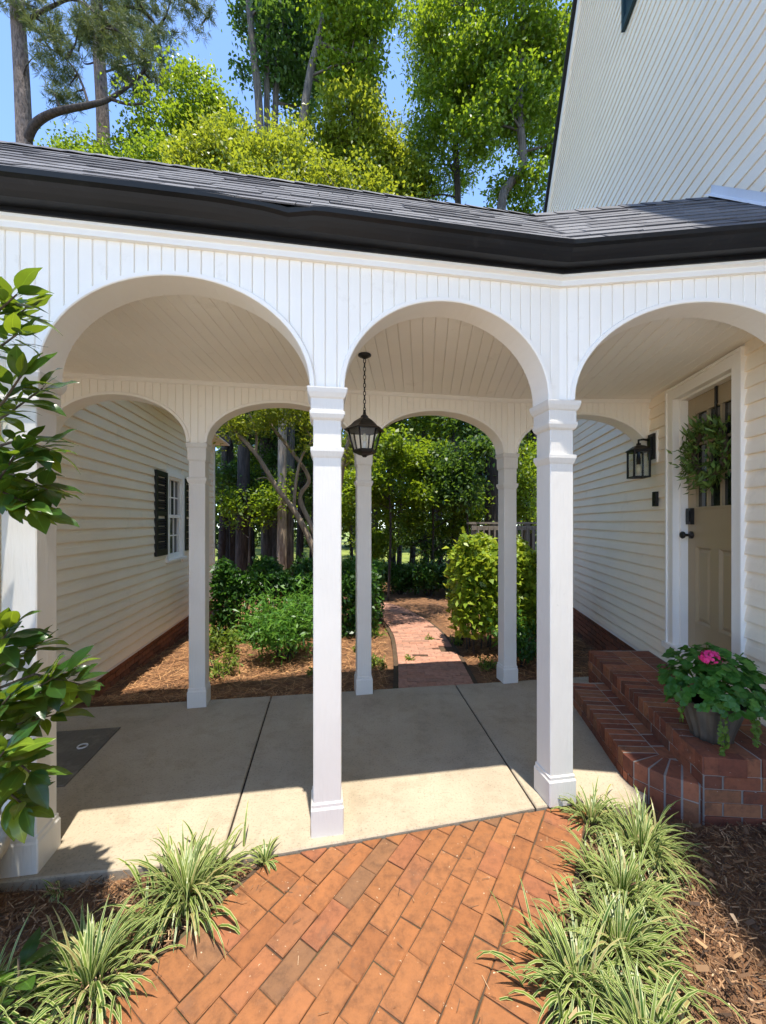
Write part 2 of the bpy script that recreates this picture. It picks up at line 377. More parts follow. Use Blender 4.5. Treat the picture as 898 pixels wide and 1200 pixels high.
# ------------------------------------------------------------------ plan frames
e1 = Vector((1, .1646)).normalized(); n1 = Vector((e1.y, -e1.x))
FL = Frame((-1.56, 1.735), e1, n1)                  # front arcade, garage part (s=0 at its first column)
CL, CM, CR = FL.xy(0, 0), FL.xy(1.30, 0), FL.xy(2.531, 0)
WR0 = Frame((1.89, 0), (.165, 1), (-1, .165))       # house wall, facing the walk
WL0 = Frame((-2.15, 0), (-.154, 1), (1, .154))      # garage wall
e2 = Vector((1, -.13)).normalized(); n2 = Vector((e2.y, -e2.x))
FR = Frame(CR, e2, n2)                              # front arcade, house part
BLp, BMp, BRp = Vector((-1.513, 3.23)), Vector((-.174, 3.475)), Vector((1.174, 3.71))
eb = (BRp - BLp).normalized(); nb = Vector((eb.y, -eb.x))
BL_ = Frame(BLp, eb, nb)
BWp = isect(WR0, 0, Frame(BRp, (1, .0), (0, -1)), 0)
ec = (BWp - BRp).normalized(); BR_ = Frame(BRp, ec, Vector((ec.y, -ec.x)))
sFLw = FL.s_of(isect(FL, 0, WL0, 0)); sFRw = FR.s_of(isect(FR, 0, WR0, 0)); sBLw = BL_.s_of(isect(BL_, 0, WL0, 0)); sBRw = BR_.s_of(BWp)
sCM = 1.30; sCR = 2.531; sBM = BL_.s_of(BMp); sBR = BL_.s_of(BRp)
CEIL = 2.63; SPR = 2.13

# ------------------------------------------------------------------ ground
N = 110
xs = np.concatenate([np.linspace(-60, -6, 12), np.linspace(-5.5, 5.5, 60), np.linspace(6, 60, 12)])
ys = np.concatenate([np.linspace(-40, -2, 8), np.linspace(-1.5, 12, 80), np.linspace(13, 120, 20)])
V = [(x, y, gz(x, y) + .018 * math.sin(x * 7.3 + y * 3.1) * math.sin(y * 8.7 - x * 2.2) - .02) for y in ys for x in xs]
nx = len(xs)
F = [(j * nx + i, j * nx + i + 1, (j + 1) * nx + i + 1, (j + 1) * nx + i) for j in range(len(ys) - 1) for i in range(nx - 1)]
g = struct('ground', mesh('ground', V, F, GROUND, None, True))
g['label'] = 'mulch beds around the covered walk running out to lawn'

# ------------------------------------------------------------------ concrete walk in panels
slab = struct('concrete_walk'); slab['label'] = 'pale concrete walk under the arches'
fe = lambda x: np.where(np.asarray(x) > -.457, 1.782 + .22 * (np.asarray(x) + .457), 1.782 + .132 * (np.asarray(x) + .457))
be = lambda x: 3.30 + .145 * (x + 1.466)
jt = [(-2.75, -2.75), (-.62, -.915), (.86, .70), (1.62, 1.62)]     # (front x, back x) of the joints
jt = [((-2.75), (-2.9)), (-.72, -.96), (.80, .665), (2.15, 2.45)]
for k in range(3):
    (a0, b0), (a1, b1) = jt[k], jt[k + 1]; g_ = .005
    fr = [(a0 + g_, float(fe(a0)))] + ([(-.457 if a0 < -.457 < a1 else (a0 + a1) / 2, float(fe(-.457 if a0 < -.457 < a1 else (a0 + a1) / 2)))]) + [(a1 - g_, float(fe(a1)))]
    if k == 2: fr = [(a0 + g_, fe(a0)), (.98, fe(.98)), (1.28, 2.06), (1.46, 2.16), (a1 - g_, 2.25)]
    prism('slab_panel', fr + [(b1 - g_, be(b1)), (b0 + g_, be(b0))], -.16, 0, CONC, slab, .006)
fbx = prism('joint_filler', [(-2.7, 1.52), (-.5, 1.81), (.8, 2.08), (2.1, 2.3), (2.4, 3.7), (-2.85, 3.06)], -.14, -.012, SOIL, slab)
hp = thing('access_cover', 'dark grey square access cover with pull ring set in concrete by garage', 'cover')
prism('plate', [(-1.80, 2.22), (-1.905, 2.85), (-2.52, 2.76), (-2.43, 2.13)], .0, .008, HATCH, hp, .003)
rp = [(-1.99 + .028 * math.cos(a), 2.60 + .028 * math.sin(a), .012) for a in np.linspace(0, 2 * math.pi, 13)]
tube('pull_ring', rp, .005, FLASH, hp, 6)

# ------------------------------------------------------------------ brick walk at the front
walk = struct('brick_path'); walk['label'] = 'orange clay brick path laid in running bond'
d_ = Vector((.553, .833)).normalized(); q_ = Vector((d_.y, -d_.x))
c_l, c_r = -1.214, -.430
PW = (c_r - c_l) / 9; PL = .183
sp = Vector((-.457, 1.782 - .007)); sn = Vector((.22, -1)).normalized()
def wl_(t, c): return d_ * t + q_ * c
prism('joint_bed', clip(clip([wl_(-2.6, c_l - PL - .02), wl_(-2.6, c_r + PL + .02), wl_(3.0, c_r + PL + .02), wl_(3.0, c_l - PL - .02)], sp, sn), Vector((0, .335)), Vector((0, 1))), -.10, -.0185, BED, walk)
full = []
for k in range(3):
    hw, hl = PW / 2 - .0019, PL / 2 - .0019; j = lambda: random.uniform(-.0014, .0014)
    pl = [(-hl + j(), -hw + j()), (0, -hw + j()), (hl + j(), -hw + j()), (hl + j(), hw + j()), (0, hw + j()), (-hl + j(), hw + j())]
    Vb, Fb = prism_vf(pl, -.045, 0, .0035)
    me = bpy.data.meshes.new('brick'); me.from_pydata(Vb, [], Fb); me.materials.append(PAVER); full.append(me)
def lay(ct, cc, lt, lc, ang, parent, zf=lambda x, y: -.012, cl=None, m=PAVER):
    """one brick: centre (ct,cc) in path coords, size lt along, lc across"""
    c = wl_(ct, cc)
    if c.y < .42: return
    corners = [wl_(ct + a * lt / 2, cc + b * lc / 2) for a, b in ((-1, -1), (1, -1), (1, 1), (-1, 1))]
    zz = zf(c.x, c.y) + random.uniform(-.003, .003)
    if cl and any((p - cl[0]).dot(cl[1]) < .0 for p in corners):
        P = clip([wl_(ct + a * (lt / 2 - .0019), cc + b * (lc / 2 - .0019)) for a, b in ((-1, -1), (1, -1), (1, 1), (-1, 1))], *cl)
        if len(P) < 3 or abs(area2(P)) < .0016: return
        o = prism('brick', [p - c for p in P], -.045, 0, m, parent, .003); o.location = (c.x, c.y, zz); return
    o = link(bpy.data.objects.new('brick', random.choice(full)), parent)
    o.location = (c.x, c.y, zz); th = math.atan2(d_.y, d_.x) + (math.pi / 2 if lc > lt else 0) + random.uniform(-.012, .012) + random.choice((0, math.pi))
    o.rotation_euler = (random.uniform(-.012, .012), random.uniform(-.012, .012), th)
for r_ in range(9):
    off = (.017 if r_ % 2 == 0 else .017 + PL / 2) + random.uniform(-.012, .012)
    for k in range(-6, 16):
        lay(k * PL + off, c_l + (r_ + .5) * PW, PL, PW, 0, walk, cl=(sp, sn))
for k in range(-12, 32):
    lay(k * PW + .02, c_l - PL / 2 - .002, PW, PL, 0, walk, cl=(sp, sn)); lay(k * PW + .05, c_r + PL / 2 + .002, PW, PL, 0, walk, cl=(sp, sn))

refl = struct('reflector'); refl['label'] = 'pale concrete driveway added out of view to bounce daylight under the arches'  # pale paving added behind the camera to bounce daylight under the arcade
for a in range(-4, 4):
    for b in range(4): prism('slab_panel', [(a * 3.5 + .006, .32 - b * 3.5 - .006), (a * 3.5 + 3.494, .32 - b * 3.5 - .006), (a * 3.5 + 3.494, .32 - (b + 1) * 3.5 + .006), (a * 3.5 + .006, .32 - (b + 1) * 3.5 + .006)], -.12, -.012, BOUNCE, refl, .006)

# brick path leading away behind the arcade
bw = struct('brick_path'); bw['label'] = 'brick path winding into the trees'
cen = [Vector((.50, 3.55)), Vector((.53, 4.6)), Vector((.50, 5.8)), Vector((.30, 7.0)), Vector((-.1, 8.1)), Vector((-.9, 9.1))]
def cpt(t):
    t = max(0, min(t, len(cen) - 1.001)); i = int(t); f = t - i
    p0, p1, p2, p3 = cen[max(i - 1, 0)], cen[i], cen[i + 1], cen[min(i + 2, len(cen) - 1)]
    return .5 * ((2 * p1) + (p2 - p0) * f + (2 * p0 - 5 * p1 + 4 * p2 - p3) * f * f + (3 * p1 - p0 - 3 * p2 + p3) * f ** 3)
t = 0; rows = []
while t < 4.9: rows.append(t); t += .092 / max(.6, (cpt(t + .1) - cpt(t)).length * 10)
V = []; F = []
for k, t in enumerate(rows):
    c = cpt(t); d = (cpt(t + .02) - c).normalized() if t < 4.85 else Vector((-.3, 1)).normalized(); q = Vector((d.y, -d.x))
    for s in (-.41, .41): p = c + q * s; V.append((p.x, p.y, gz(0.4, p.y) + .012))
    if k: F.append((2 * k - 2, 2 * k - 1, 2 * k + 1, 2 * k))
mesh('joint_bed', V, F, BED, bw)
pathm = []
for me in full:
    m2 = me.copy(); m2.materials.clear(); m2.materials.append(FARB); pathm.append(m2)
cnt = 0
for k, t in enumerate(rows[:-1]):
    c = cpt(t); d = (cpt(t + .02) - c).normalized(); q = Vector((d.y, -d.x))
    for i in range(5 if k % 2 else 4):
        half = k % 2 and i in (0, 4); s = (-.36 + .18 * i if k % 2 else -.27 + .18 * i) + (.045 if half and i == 0 else -.045 if half else 0)
        if cnt >= 298: break
        if random.random() < .03 + .02 * t: continue
        p = c + q * s; o = link(bpy.data.objects.new('brick', random.choice(pathm)), bw); cnt += 1
        o.location = (p.x, p.y, gz(.4, p.y) + .03 + random.uniform(-.003, .003)); o.rotation_euler = (random.uniform(-.02, .02) , random.uniform(-.02, .02), math.atan2(q.y, q.x) + random.uniform(-.02, .02))
        if half: o.scale.x = .49

# ------------------------------------------------------------------ columns
def csec(f, s, d, w, ch=.006):
    h = w / 2; pts = [(-h + ch, -h), (h - ch, -h), (h, -h + ch), (h, h - ch), (h - ch, h), (-h + ch, h), (-h, h - ch), (-h, -h + ch)]
    return [f.xy(s + a, d + b) for a, b in pts]
def stack(name, f, s, prof, m, parent):
    """square profile revolve: prof = [(width, z)...]"""
    V = []; F = []
    for w, z in prof: V += [(p.x, p.y, z) for p in csec(f, s, 0, w, .004)]
    n = 8; flip = f.a.x * f.n.y - f.a.y * f.n.x < 0
    for k in range(len(prof) - 1):
        for i in range(n):
            j = (i + 1) % n; q = (k * n + i, k * n + j, (k + 1) * n + j, (k + 1) * n + i); F.append(tuple(reversed(q)) if flip else q)
    F.append(tuple(range(n)) if flip else tuple(range(n - 1, -1, -1))); F.append(tuple((len(prof) - 1) * n + i for i in (range(n - 1, -1, -1) if flip else range(n))))
    return mesh(name, V, F, m, parent)
def column(f, s, label, z0=0.0, w=.134, crown=True):
    p = f.xy(s, 0); t = thing('column', label, 'column', (0, 0, 0), 'square white arcade columns')
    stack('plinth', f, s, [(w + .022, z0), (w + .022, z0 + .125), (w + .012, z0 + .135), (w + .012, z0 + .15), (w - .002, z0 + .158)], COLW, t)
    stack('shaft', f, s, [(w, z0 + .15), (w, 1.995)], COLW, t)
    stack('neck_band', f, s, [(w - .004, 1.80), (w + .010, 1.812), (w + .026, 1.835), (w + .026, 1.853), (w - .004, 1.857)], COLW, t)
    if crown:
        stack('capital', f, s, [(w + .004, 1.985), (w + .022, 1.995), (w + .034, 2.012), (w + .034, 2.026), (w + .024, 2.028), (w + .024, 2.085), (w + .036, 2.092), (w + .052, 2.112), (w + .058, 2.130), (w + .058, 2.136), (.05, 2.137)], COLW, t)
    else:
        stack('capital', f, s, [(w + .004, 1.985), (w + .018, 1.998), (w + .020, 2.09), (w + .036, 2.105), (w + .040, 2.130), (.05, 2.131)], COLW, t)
    return t
column(FL, 0, 'white square column behind glossy potted shrub, garage end of front arcade')
column(FL, sCM, 'white square column rising from concrete edge at middle of brick path')
column(FL, sCR, 'white square column beside variegated grass clumps and brick steps')
column(BL_, 0, 'rear white column standing close to garage window', 0, .125, False)
column(BL_, sBM, 'rear white column seen below hanging lantern, beside brick garden path', 0, .125, False)
column(BL_, sBR, 'rear white column in front of yellow green hedge', 0, .125, False)

# ------------------------------------------------------------------ arcade beams
def make_zb(openings, apex):
    def zb(s):
        for a, b in openings:
            if a < s < b:
                c, h = (a + b) / 2, (b - a) / 2; return SPR + (apex - SPR) * math.sqrt(max(0, 1 - ((s - c) / h) ** 2))
        return SPR + .004
    return zb
def beam(label, f, s0, s1, openings, apex, top, part_end=None, d0=-.065, d1=.055, pitch=.056):
    t = thing('arcade_beam', label, 'beam', (0, 0, 0), 'beadboard arch beams of the breezeway')
    zb = make_zb(openings, apex)
    ss = sorted(set([s0, s1] + [a + (b - a) * (.5 - .5 * math.cos(math.pi * k / 28)) for a, b in openings for k in range(29)]))
    ss = [s for s in ss if s0 <= s <= s1]
    V = []; F = []
    for s in ss:
        z = zb(s); V += [f(s, d0, z), f(s, d1, z), f(s, d1, top), f(s, d0, top)]
    for k in range(len(ss) - 1):
        a, b = 4 * k, 4 * k + 4; F += [(a + 1, b + 1, b + 2, a + 2), (a, a + 3, b + 3, b), (a, b, b + 1, a + 1), (a + 3, a + 2, b + 2, b + 3)]
    F += [(0, 1, 2, 3), (4 * len(ss) - 1, 4 * len(ss) - 2, 4 * len(ss) - 3, 4 * len(ss) - 4)]
    mesh('beam_core', V, F, BOARD, t)
    # beadboard strips
    e = part_end if part_end is not None else s1; s = s0 + .01; k = 0; g = .0009; bv = .0032; th = .010
    while s < e - .012:
        w = min(pitch, e - s); xs_ = [s + g, s + g + bv] + [s + g + bv + (w - 2 * g - 2 * bv) * q / 4 for q in (1, 2, 3)] + [s + w - g - bv, s + w - g]
        dd = [d1 + th - bv] + [d1 + th] * 5 + [d1 + th - bv]
        V = []; F = []; tz = top - .004
        for x, d in zip(xs_, dd):
            z = zb(x) - .001; V += [f(x, d1 - .004, z), f(x, d, z), f(x, d, tz), f(x, d1 - .004, tz)]
        for i in range(len(xs_) - 1):
            a, b = 4 * i, 4 * i + 4; F += [(a + 1, b + 1, b + 2, a + 2), (a, b, b + 1, a + 1), (a + 3, a + 2, b + 2, b + 3)]
        F += [(0, 1, 2, 3), (27, 26, 25, 24)]
        mesh('board', V, F, BOARD, t)
        s += w; k += 1
    for a, b in openings:      # bent trim lining each arch
        c, h = (a + b) / 2, (b - a) / 2; V = []; F = []; M_ = 40
        pr = [(d0 - .012, 0), (d1 + th + .010, 0), (d1 + th + .014, .004), (d1 + th + .014, .020), (d1 + th + .004, .026), (d0 - .012, .026)]
        for k in range(M_ + 1):
            th_ = math.pi * k / M_; cx, cz = -math.cos(th_), math.sin(th_)
            for dd_, r in pr:
                V.append(f(c + cx * (h - .012 + r), dd_, SPR + .008 + cz * (apex - SPR - .020 + r)))
        n = len(pr)
        for k in range(M_):
            for i in range(n): j = (i + 1) % n; F.append((k * n + i, (k + 1) * n + i, (k + 1) * n + j, k * n + j))
        mesh('arch_trim', V, F, TRIM, t, False)
    return t
hw = .070
pF = isect(FL, .07, FR, .07)
oF = [(sFLw + .05, -hw), (hw, sCM - hw), (sCM + hw, sCR - hw)]
b1 = beam('white beadboard beam with arches facing brick path, garage side', FL, sFLw, sCR + .02, oF, 2.615, 2.86, FL.s_of(pF))
b2 = beam('white beadboard beam with single arch in front of door', FR, -.02, sFRw, [(hw, sFRw - .05)], 2.62, 2.86)
hb = .066
b3 = beam('rear beadboard beam with arches opening on garden', BL_, sBLw, sBR + .02, [(sBLw + .04, -hb), (hb, sBM - hb), (sBM + hb, sBR - hb)], 2.50, 2.70, BL_.s_of(isect(BL_, .07, BR_, .07)))
b4 = beam('short rear beadboard beam ending at house wall by lantern', BR_, -.02, sBRw, [(hb, sBRw - .04)], 2.50, 2.70)
def mitre_strip(name, pr, parent, m, f1, s0, f2, s1, close=True):
    V = []; F = []; n = len(pr)
    for d, z in pr: V.append(f1(s0, d, z))
    for d, z in pr: p = isect(f1, d, f2, d); V.append((p.x, p.y, z))
    for d, z in pr: V.append(f2(s1, d, z))
    for k in range(2):
        for i in range(n): j = (i + 1) % n; F.append((k * n + i, (k + 1) * n + i, (k + 1) * n + j, k * n + j))
    F += [tuple(range(n - 1, -1, -1)), tuple(2 * n + i for i in range(n))]
    return mesh(name, V, F, m, parent)
mitre_strip('frieze_board', [(.06, 2.735), (.086, 2.735), (.086, 2.757), (.080, 2.762), (.080, 2.86), (.06, 2.86)], b1, TRIM, FL, sFLw, FR, sFRw)
mitre_strip('bed_moulding', [(.078, 2.766), (.098, 2.774), (.098, 2.80), (.078, 2.80)], b1, TRIM, FL, sFLw, FR, sFRw)
mitre_strip('ceiling_moulding', [(.062, 2.600), (.078, 2.602), (.090, 2.618), (.090, 2.632), (.062, 2.632)], b3, TRIM, BL_, sBLw, BR_, sBRw)

# ------------------------------------------------------------------ ceiling planks
ce = thing('breezeway_ceiling', 'flat painted plank ceiling under the breezeway roof', 'ceiling')
def planks(p0, p1, q0, q1, n):
    for k in range(n):
        a, b = k / n, (k + 1) / n; A = [p0.lerp(p1, a), p0.lerp(p1, b), q0.lerp(q1, b), q0.lerp(q1, a)]
        w = (A[1] - A[0]).normalized(); w2 = (A[2] - A[3]).normalized(); g = .0008; bv = .0032
        V = []
        for o_, z in ((g, CEIL + .014), (g, CEIL + bv), (g + bv, CEIL)):
            V += [(*(A[0] + w * o_), z), (*(A[1] - w * o_), z), (*(A[2] - w2 * o_), z), (*(A[3] + w2 * o_), z)]
        F = [(0, 1, 2, 3), (11, 10, 9, 8)] + [tuple(x) for k2 in (0, 4) for x in ((k2 + 1, k2, k2 + 4, k2 + 5), (k2 + 3, k2 + 2, k2 + 6, k2 + 7), (k2, k2 + 3, k2 + 7, k2 + 4), (k2 + 2, k2 + 1, k2 + 5, k2 + 6))]
        mesh('plank', V, F, BOARD, ce)
m0, m1 = isect(FL, -.05, FR, -.05), isect(BL_, .06, BR_, .06)
planks(FL.xy(sFLw, -.05), m0, BL_.xy(sBLw, .06), m1, 46)
planks(m0, FR.xy(sFRw, -.05), m1, BR_.xy(sBRw, .06), 16)
prism('ceiling_deck', [FL.xy(sFLw, -.03), m0, FR.xy(sFRw, -.03), BR_.xy(sBRw, .04), m1, BL_.xy(sBLw, .04)], CEIL + .016, CEIL + .05, BOARD, ce)

# ------------------------------------------------------------------ breezeway roof
rf = thing('roof_structure', 'grey shingle roof of breezeway with black gutter', 'roof')
LIP = .215; EZ = 2.872; RZ = 3.78; dr1, dr2 = -.745, -.80
rj = isect(FL, dr1, FR, dr2); ej = isect(FL, LIP - .02, FR, LIP - .02)
bk = isect(BL_, -.25, BR_, -.25)
def deck(name, P): return mesh(name, P, [tuple(range(len(P)))], ROOFD, rf)
u = -.012
deck('roof_deck', [(*FL.xy(sFLw - .2, LIP - .03), EZ + u), (*ej, EZ + u), (*rj, RZ + u), (*FL.xy(sFLw - .1, dr1), RZ + u)])
deck('roof_deck', [(*ej, EZ + u), (*FR.xy(sFRw, LIP - .03), EZ + u), (*FR.xy(sFRw + .1, dr2), RZ + u), (*rj, RZ + u)])
deck('roof_deck', [(*FL.xy(sFLw - .1, dr1), RZ + u), (*rj, RZ + u), (*bk, 2.85), (*BL_.xy(sBLw, -.25), 2.85)])
deck('roof_deck', [(*rj, RZ + u), (*FR.xy(sFRw + .1, dr2), RZ + u), (*BR_.xy(sBRw, -.25), 2.85), (*bk, 2.85)])
def shingles(f, s0, s1e, s1r, dr):
    hor = LIP - dr; L = math.hypot(hor, RZ - EZ); ch, shh = hor / L, (RZ - EZ) / L; ex = .135; r = 0; v = -.004
    while v < L - .03:
        s = s0 + random.uniform(-.25, 0); fr = max(0, v / L); end = s1e + (s1r - s1e) * fr + .03
        while s < end:
            w = random.choice((.16, .2, .24, .31, .33)) * random.uniform(.9, 1.1); a, b = s + .002, min(s + w - .002, end + .04)
            lift = random.choice((.007, .008, .011)) if v > 0 else .011; v1 = min(v + ex + .05, L + .01); jg = random.choice((0, 0, .012)) if v > 0 else 0
            V = []
            for vv, up in ((v - jg, lift), (v1, .002)):
                for x in (a, b):
                    for h in (up, up - .006):
                        V.append(f(x, LIP - vv * ch + h * shh, EZ + vv * shh + h * ch))
            F = [(0, 4, 6, 2), (1, 3, 7, 5), (0, 2, 3, 1), (4, 5, 7, 6), (0, 1, 5, 4), (2, 6, 7, 3)]
            mesh('shingle', V, F, SHIN, rf); s += w
        v += ex
s_e = FL.s_of(ej); s_r = FL.s_of(rj)
shingles(FL, sFLw - .15, s_e, s_r, dr1)
def sh2():
    hor = LIP - dr2
    f = FR; a0 = f.s_of(ej); a1 = f.s_of(rj)
    class G: pass
    L = math.hypot(hor, RZ - EZ); ch, shh = hor / L, (RZ - EZ) / L; ex = .135; v = -.004
    while v < L - .03:
        fr = max(0, v / L); s = a0 + (a1 - a0) * fr - .04
        while s < sFRw + .12:
            w = random.choice((.16, .2, .24, .31)) * random.uniform(.9, 1.1); a, b = s + .002, min(s + w - .002, sFRw + .15)
            lift = random.choice((.007, .008, .011)); v1 = min(v + ex + .05, L + .01); V = []
            for vv, up in ((v, lift), (v1, .002)):
                for x in (a, b):
                    for h in (up, up - .006): V.append(f(x, LIP - vv * ch + h * shh, EZ + vv * shh + h * ch))
            mesh('shingle', V, [(0, 4, 6, 2), (1, 3, 7, 5), (0, 2, 3, 1), (4, 5, 7, 6), (0, 1, 5, 4), (2, 6, 7, 3)], SHIN, rf); s += w
        v += ex
sh2()
# ridge caps
for f, a, b, dr in ((FL, sFLw, s_r, dr1), (FR, FR.s_of(rj), sFRw, dr2)):
    s = a
    while s < b:
        e = min(s + .2, b); z = RZ + .02
        mesh('ridge_cap', [f(s, dr + .11, z - .10), f(e, dr + .11, z - .11), f(e, dr, z - .008), f(s, dr, z), f(s, dr - .11, z - .10), f(e, dr - .11, z - .11)], [(0, 1, 2, 3), (3, 2, 5, 4)], SHIN, rf); s += .15
mitre_strip('fascia', [(.085, 2.788), (.108, 2.788), (.108, 2.88), (.085, 2.88)], rf, BLACK, FL, sFLw - .1, FR, sFRw)
# gutter with a dent
pr = [(.109, 2.872), (.109, 2.806), (.165, 2.806), (.182, 2.822), (.196, 2.838), (.205, 2.852), (.222, 2.860), (LIP + .012, 2.879), (LIP + .004, 2.879), (LIP - .002, 2.864), (.19, 2.854), (.162, 2.812), (.113, 2.812), (.113, 2.872)]
ss = list(np.linspace(sFLw - .1, FL.s_of(isect(FL, .16, FR, .16)) - .15, 60)); V = []; n = len(pr)
for s in ss:
    k = math.exp(-((s - 1.13) / .07) ** 2) * .016 + math.exp(-((s - 1.0) / .12) ** 2) * .006
    for i, (d, z) in enumerate(pr):
        q = 1 if 3 <= i <= 9 else 0; V.append(f_ := FL(s, d - k * q, z - k * .7 * q + .004 * math.sin(s * 1.9)))
for d, z in pr: p = isect(FL, d, FR, d); V.append((p.x, p.y, z))
for d, z in pr: V.append(FR(sFRw, d, z))
F = [(k * n + i, (k + 1) * n + i, (k + 1) * n + (i + 1) % n, k * n + (i + 1) % n) for k in range(len(ss) + 1) for i in range(n)]
mesh('gutter', V, F, BLACK, rf)
fw = []
fl_ = WR0.s_of(FR.xy(sFRw, LIP - .05)); fh_ = WR0.s_of(FR.xy(sFRw, dr2))
mesh('flashing', [WR0(fl_, .03, EZ + .04), WR0(fh_, .03, RZ + .04), WR0(fh_, .03, RZ + .10), WR0(fl_, .03, EZ + .10), WR0(fl_, .08, EZ + .035), WR0(fh_, .08, RZ + .035)], [(0, 1, 2, 3), (0, 4, 5, 1)], FLASH, rf)

# ------------------------------------------------------------------ siding
def lap(f, sa, sb, z0, h, m, parent, rl=1, name='siding_board', d=0):
    """one clapboard; sa/sb functions of z or numbers"""
    A = sa if callable(sa) else (lambda z: sa); B = sb if callable(sb) else (lambda z: sb)
    pf = [(d - .004, z0 - .004), (d + .020 * rl, z0 - .004), (d + .0215 * rl, z0 + .004), (d + .014 * rl, z0 + h * .55), (d + .001, z0 + h), (d - .004, z0 + h)]
    V = [f(A(z), dd, z) for dd, z in pf] + [f(B(z), dd, z) for dd, z in pf]; n = 6
    F = [(i, n + i, n + (i + 1) % n, (i + 1) % n) for i in range(n)] + [tuple(range(n - 1, -1, -1)), tuple(range(n, 2 * n))]
    return mesh(name, V, F, m, parent)
def foundation(f, s0, s1, z0, z1, parent, z_of=None):
    fbox('mortar', f, s0, s1, -.16, -.020, z0 - .3, z1, MORTAR, parent)
    me = bpy.data.meshes.new('brick'); Vb, Fb = prism_vf([(-.098, -.03), (.098, -.03), (.098, .03), (-.098, .03)], -.028, .028, 0)
    me.from_pydata(Vb, [], Fb); me.materials.append(FOUND)
    r = 0; z = z1 - .034
    while z > z0:
        s = s0 + .1 - (.1 if r % 2 else 0)
        while s < s1:
            p = f.xy(s, -.038); o = link(bpy.data.objects.new('brick', me), parent); o.location = (p.x, p.y, z); o.rotation_euler = (0, 0, math.atan2(f.a.y, f.a.x)); s += .206
        z -= .066; r += 1

# ------------------------------------------------------------------ garage
ga = thing('garage', 'cream clapboard garage wall with one shuttered window', 'building')
K = 1.0118
gS0, gS1 = .9, 7.75 * K; GZ0, GZ1 = .03, 3.1
WZ = (.99, 2.15); WS = (5.40 * K, 5.96 * K)
z = GZ0; P_ = .108
fbox('wall', WL0, gS0, WS[0] , -.16, -.005, GZ0 - .02, GZ1, TRIM, ga)
fbox('wall', WL0, WS[1], gS1, -.16, -.005, GZ0 - .02, GZ1, TRIM, ga)
fbox('wall', WL0, WS[0] + .0005, WS[1] - .0005, -.16, -.006, GZ0 - .02, WZ[0], TRIM, ga); fbox('wall', WL0, WS[0] + .0005, WS[1] - .0005, -.16, -.006, WZ[1], GZ1, TRIM, ga)
while z < GZ1 - .02:
    if z + P_ > WZ[0] - .05 and z < WZ[1] + .05:
        lap(WL0, gS0, WS[0] - .03, z, P_, VINYL, ga); lap(WL0, WS[1] + .03, gS1, z, P_, VINYL, ga)
    else: jn = random.uniform(2.4, 6.5); lap(WL0, gS0, jn - .0012, z, P_, VINYL, ga); lap(WL0, jn + .0012, gS1, z + random.uniform(-.0012, .0012), P_, VINYL, ga)
    z += P_
fbox('starter_trim', WL0, gS0, gS1, -.01, .020, GZ0 - .03, GZ0 - .004, FLASH, ga)
fbox('corner_trim', WL0, gS1 - .09, gS1 + .012, -.10, .024, GZ0 - .03, GZ1, TRIM, ga)
foundation(WL0, 2.6, gS1, -.36, GZ0 - .03, ga)
wi = multi_box('window', WL0, [(WS[0] - .055, WS[0] + .02, -.02, .034, WZ[0] - .02, WZ[1] + .05), (WS[1] - .02, WS[1] + .055, -.02, .034, WZ[0] - .02, WZ[1] + .05), (WS[0] + .0205, WS[1] - .0205, -.02, .034, WZ[1] - .02, WZ[1] + .05)], WHITE, ga)
fbox('sill', WL0, WS[0] - .07, WS[1] + .07, -.02, .06, WZ[0] - .05, WZ[0] - .021, WHITE, wi)
a, b = WS[0] + .02, WS[1] - .02; mz = (WZ[0] + WZ[1]) / 2
multi_box('sash', WL0, [(a, b, -.05, .0, mz - .02, mz + .025), (a, a + .04, -.05, -.01, WZ[0], mz - .021), (b - .04, b, -.05, -.01, WZ[0], mz - .021), (a + .0405, b - .0405, -.05, -.01, WZ[0] - .02, WZ[0] + .05),
    (a, a + .035, -.04, .004, mz + .026, WZ[1] - .02), (b - .035, b, -.04, .004, mz + .026, WZ[1] - .02), (a + .0355, b - .0355, -.04, .004, WZ[1] - .06, WZ[1] - .02)], WHITE, wi)
for lo, hi, dd in ((WZ[0] + .05, mz - .02, -.035), (mz + .025, WZ[1] - .06, -.022)):
    for i in range(3):
        for j in range(2):
            w_ = (b - a - .08) / 3; h_ = (hi - lo) / 2
            fbox('pane', WL0, a + .04 + i * w_ + .008, a + .04 + (i + 1) * w_ - .008, dd - .012, dd - .006, lo + j * h_ + .008, lo + (j + 1) * h_ - .008, DGLASS, wi)
    multi_box('muntin', WL0, [(a + .04 + i * (b - a - .08) / 3 - .009, a + .04 + i * (b - a - .08) / 3 + .009, dd - .010, dd + .006, lo, hi) for i in (1, 2)] + [(a + .04, b - .04, dd - .011, dd + .004, (lo + hi) / 2 - .009, (lo + hi) / 2 + .009)], WHITE, wi)
fbox('room_lining', WL0, a - .02, b + .02, -.158, -.07, WZ[0], WZ[1], DARKIN, ga)
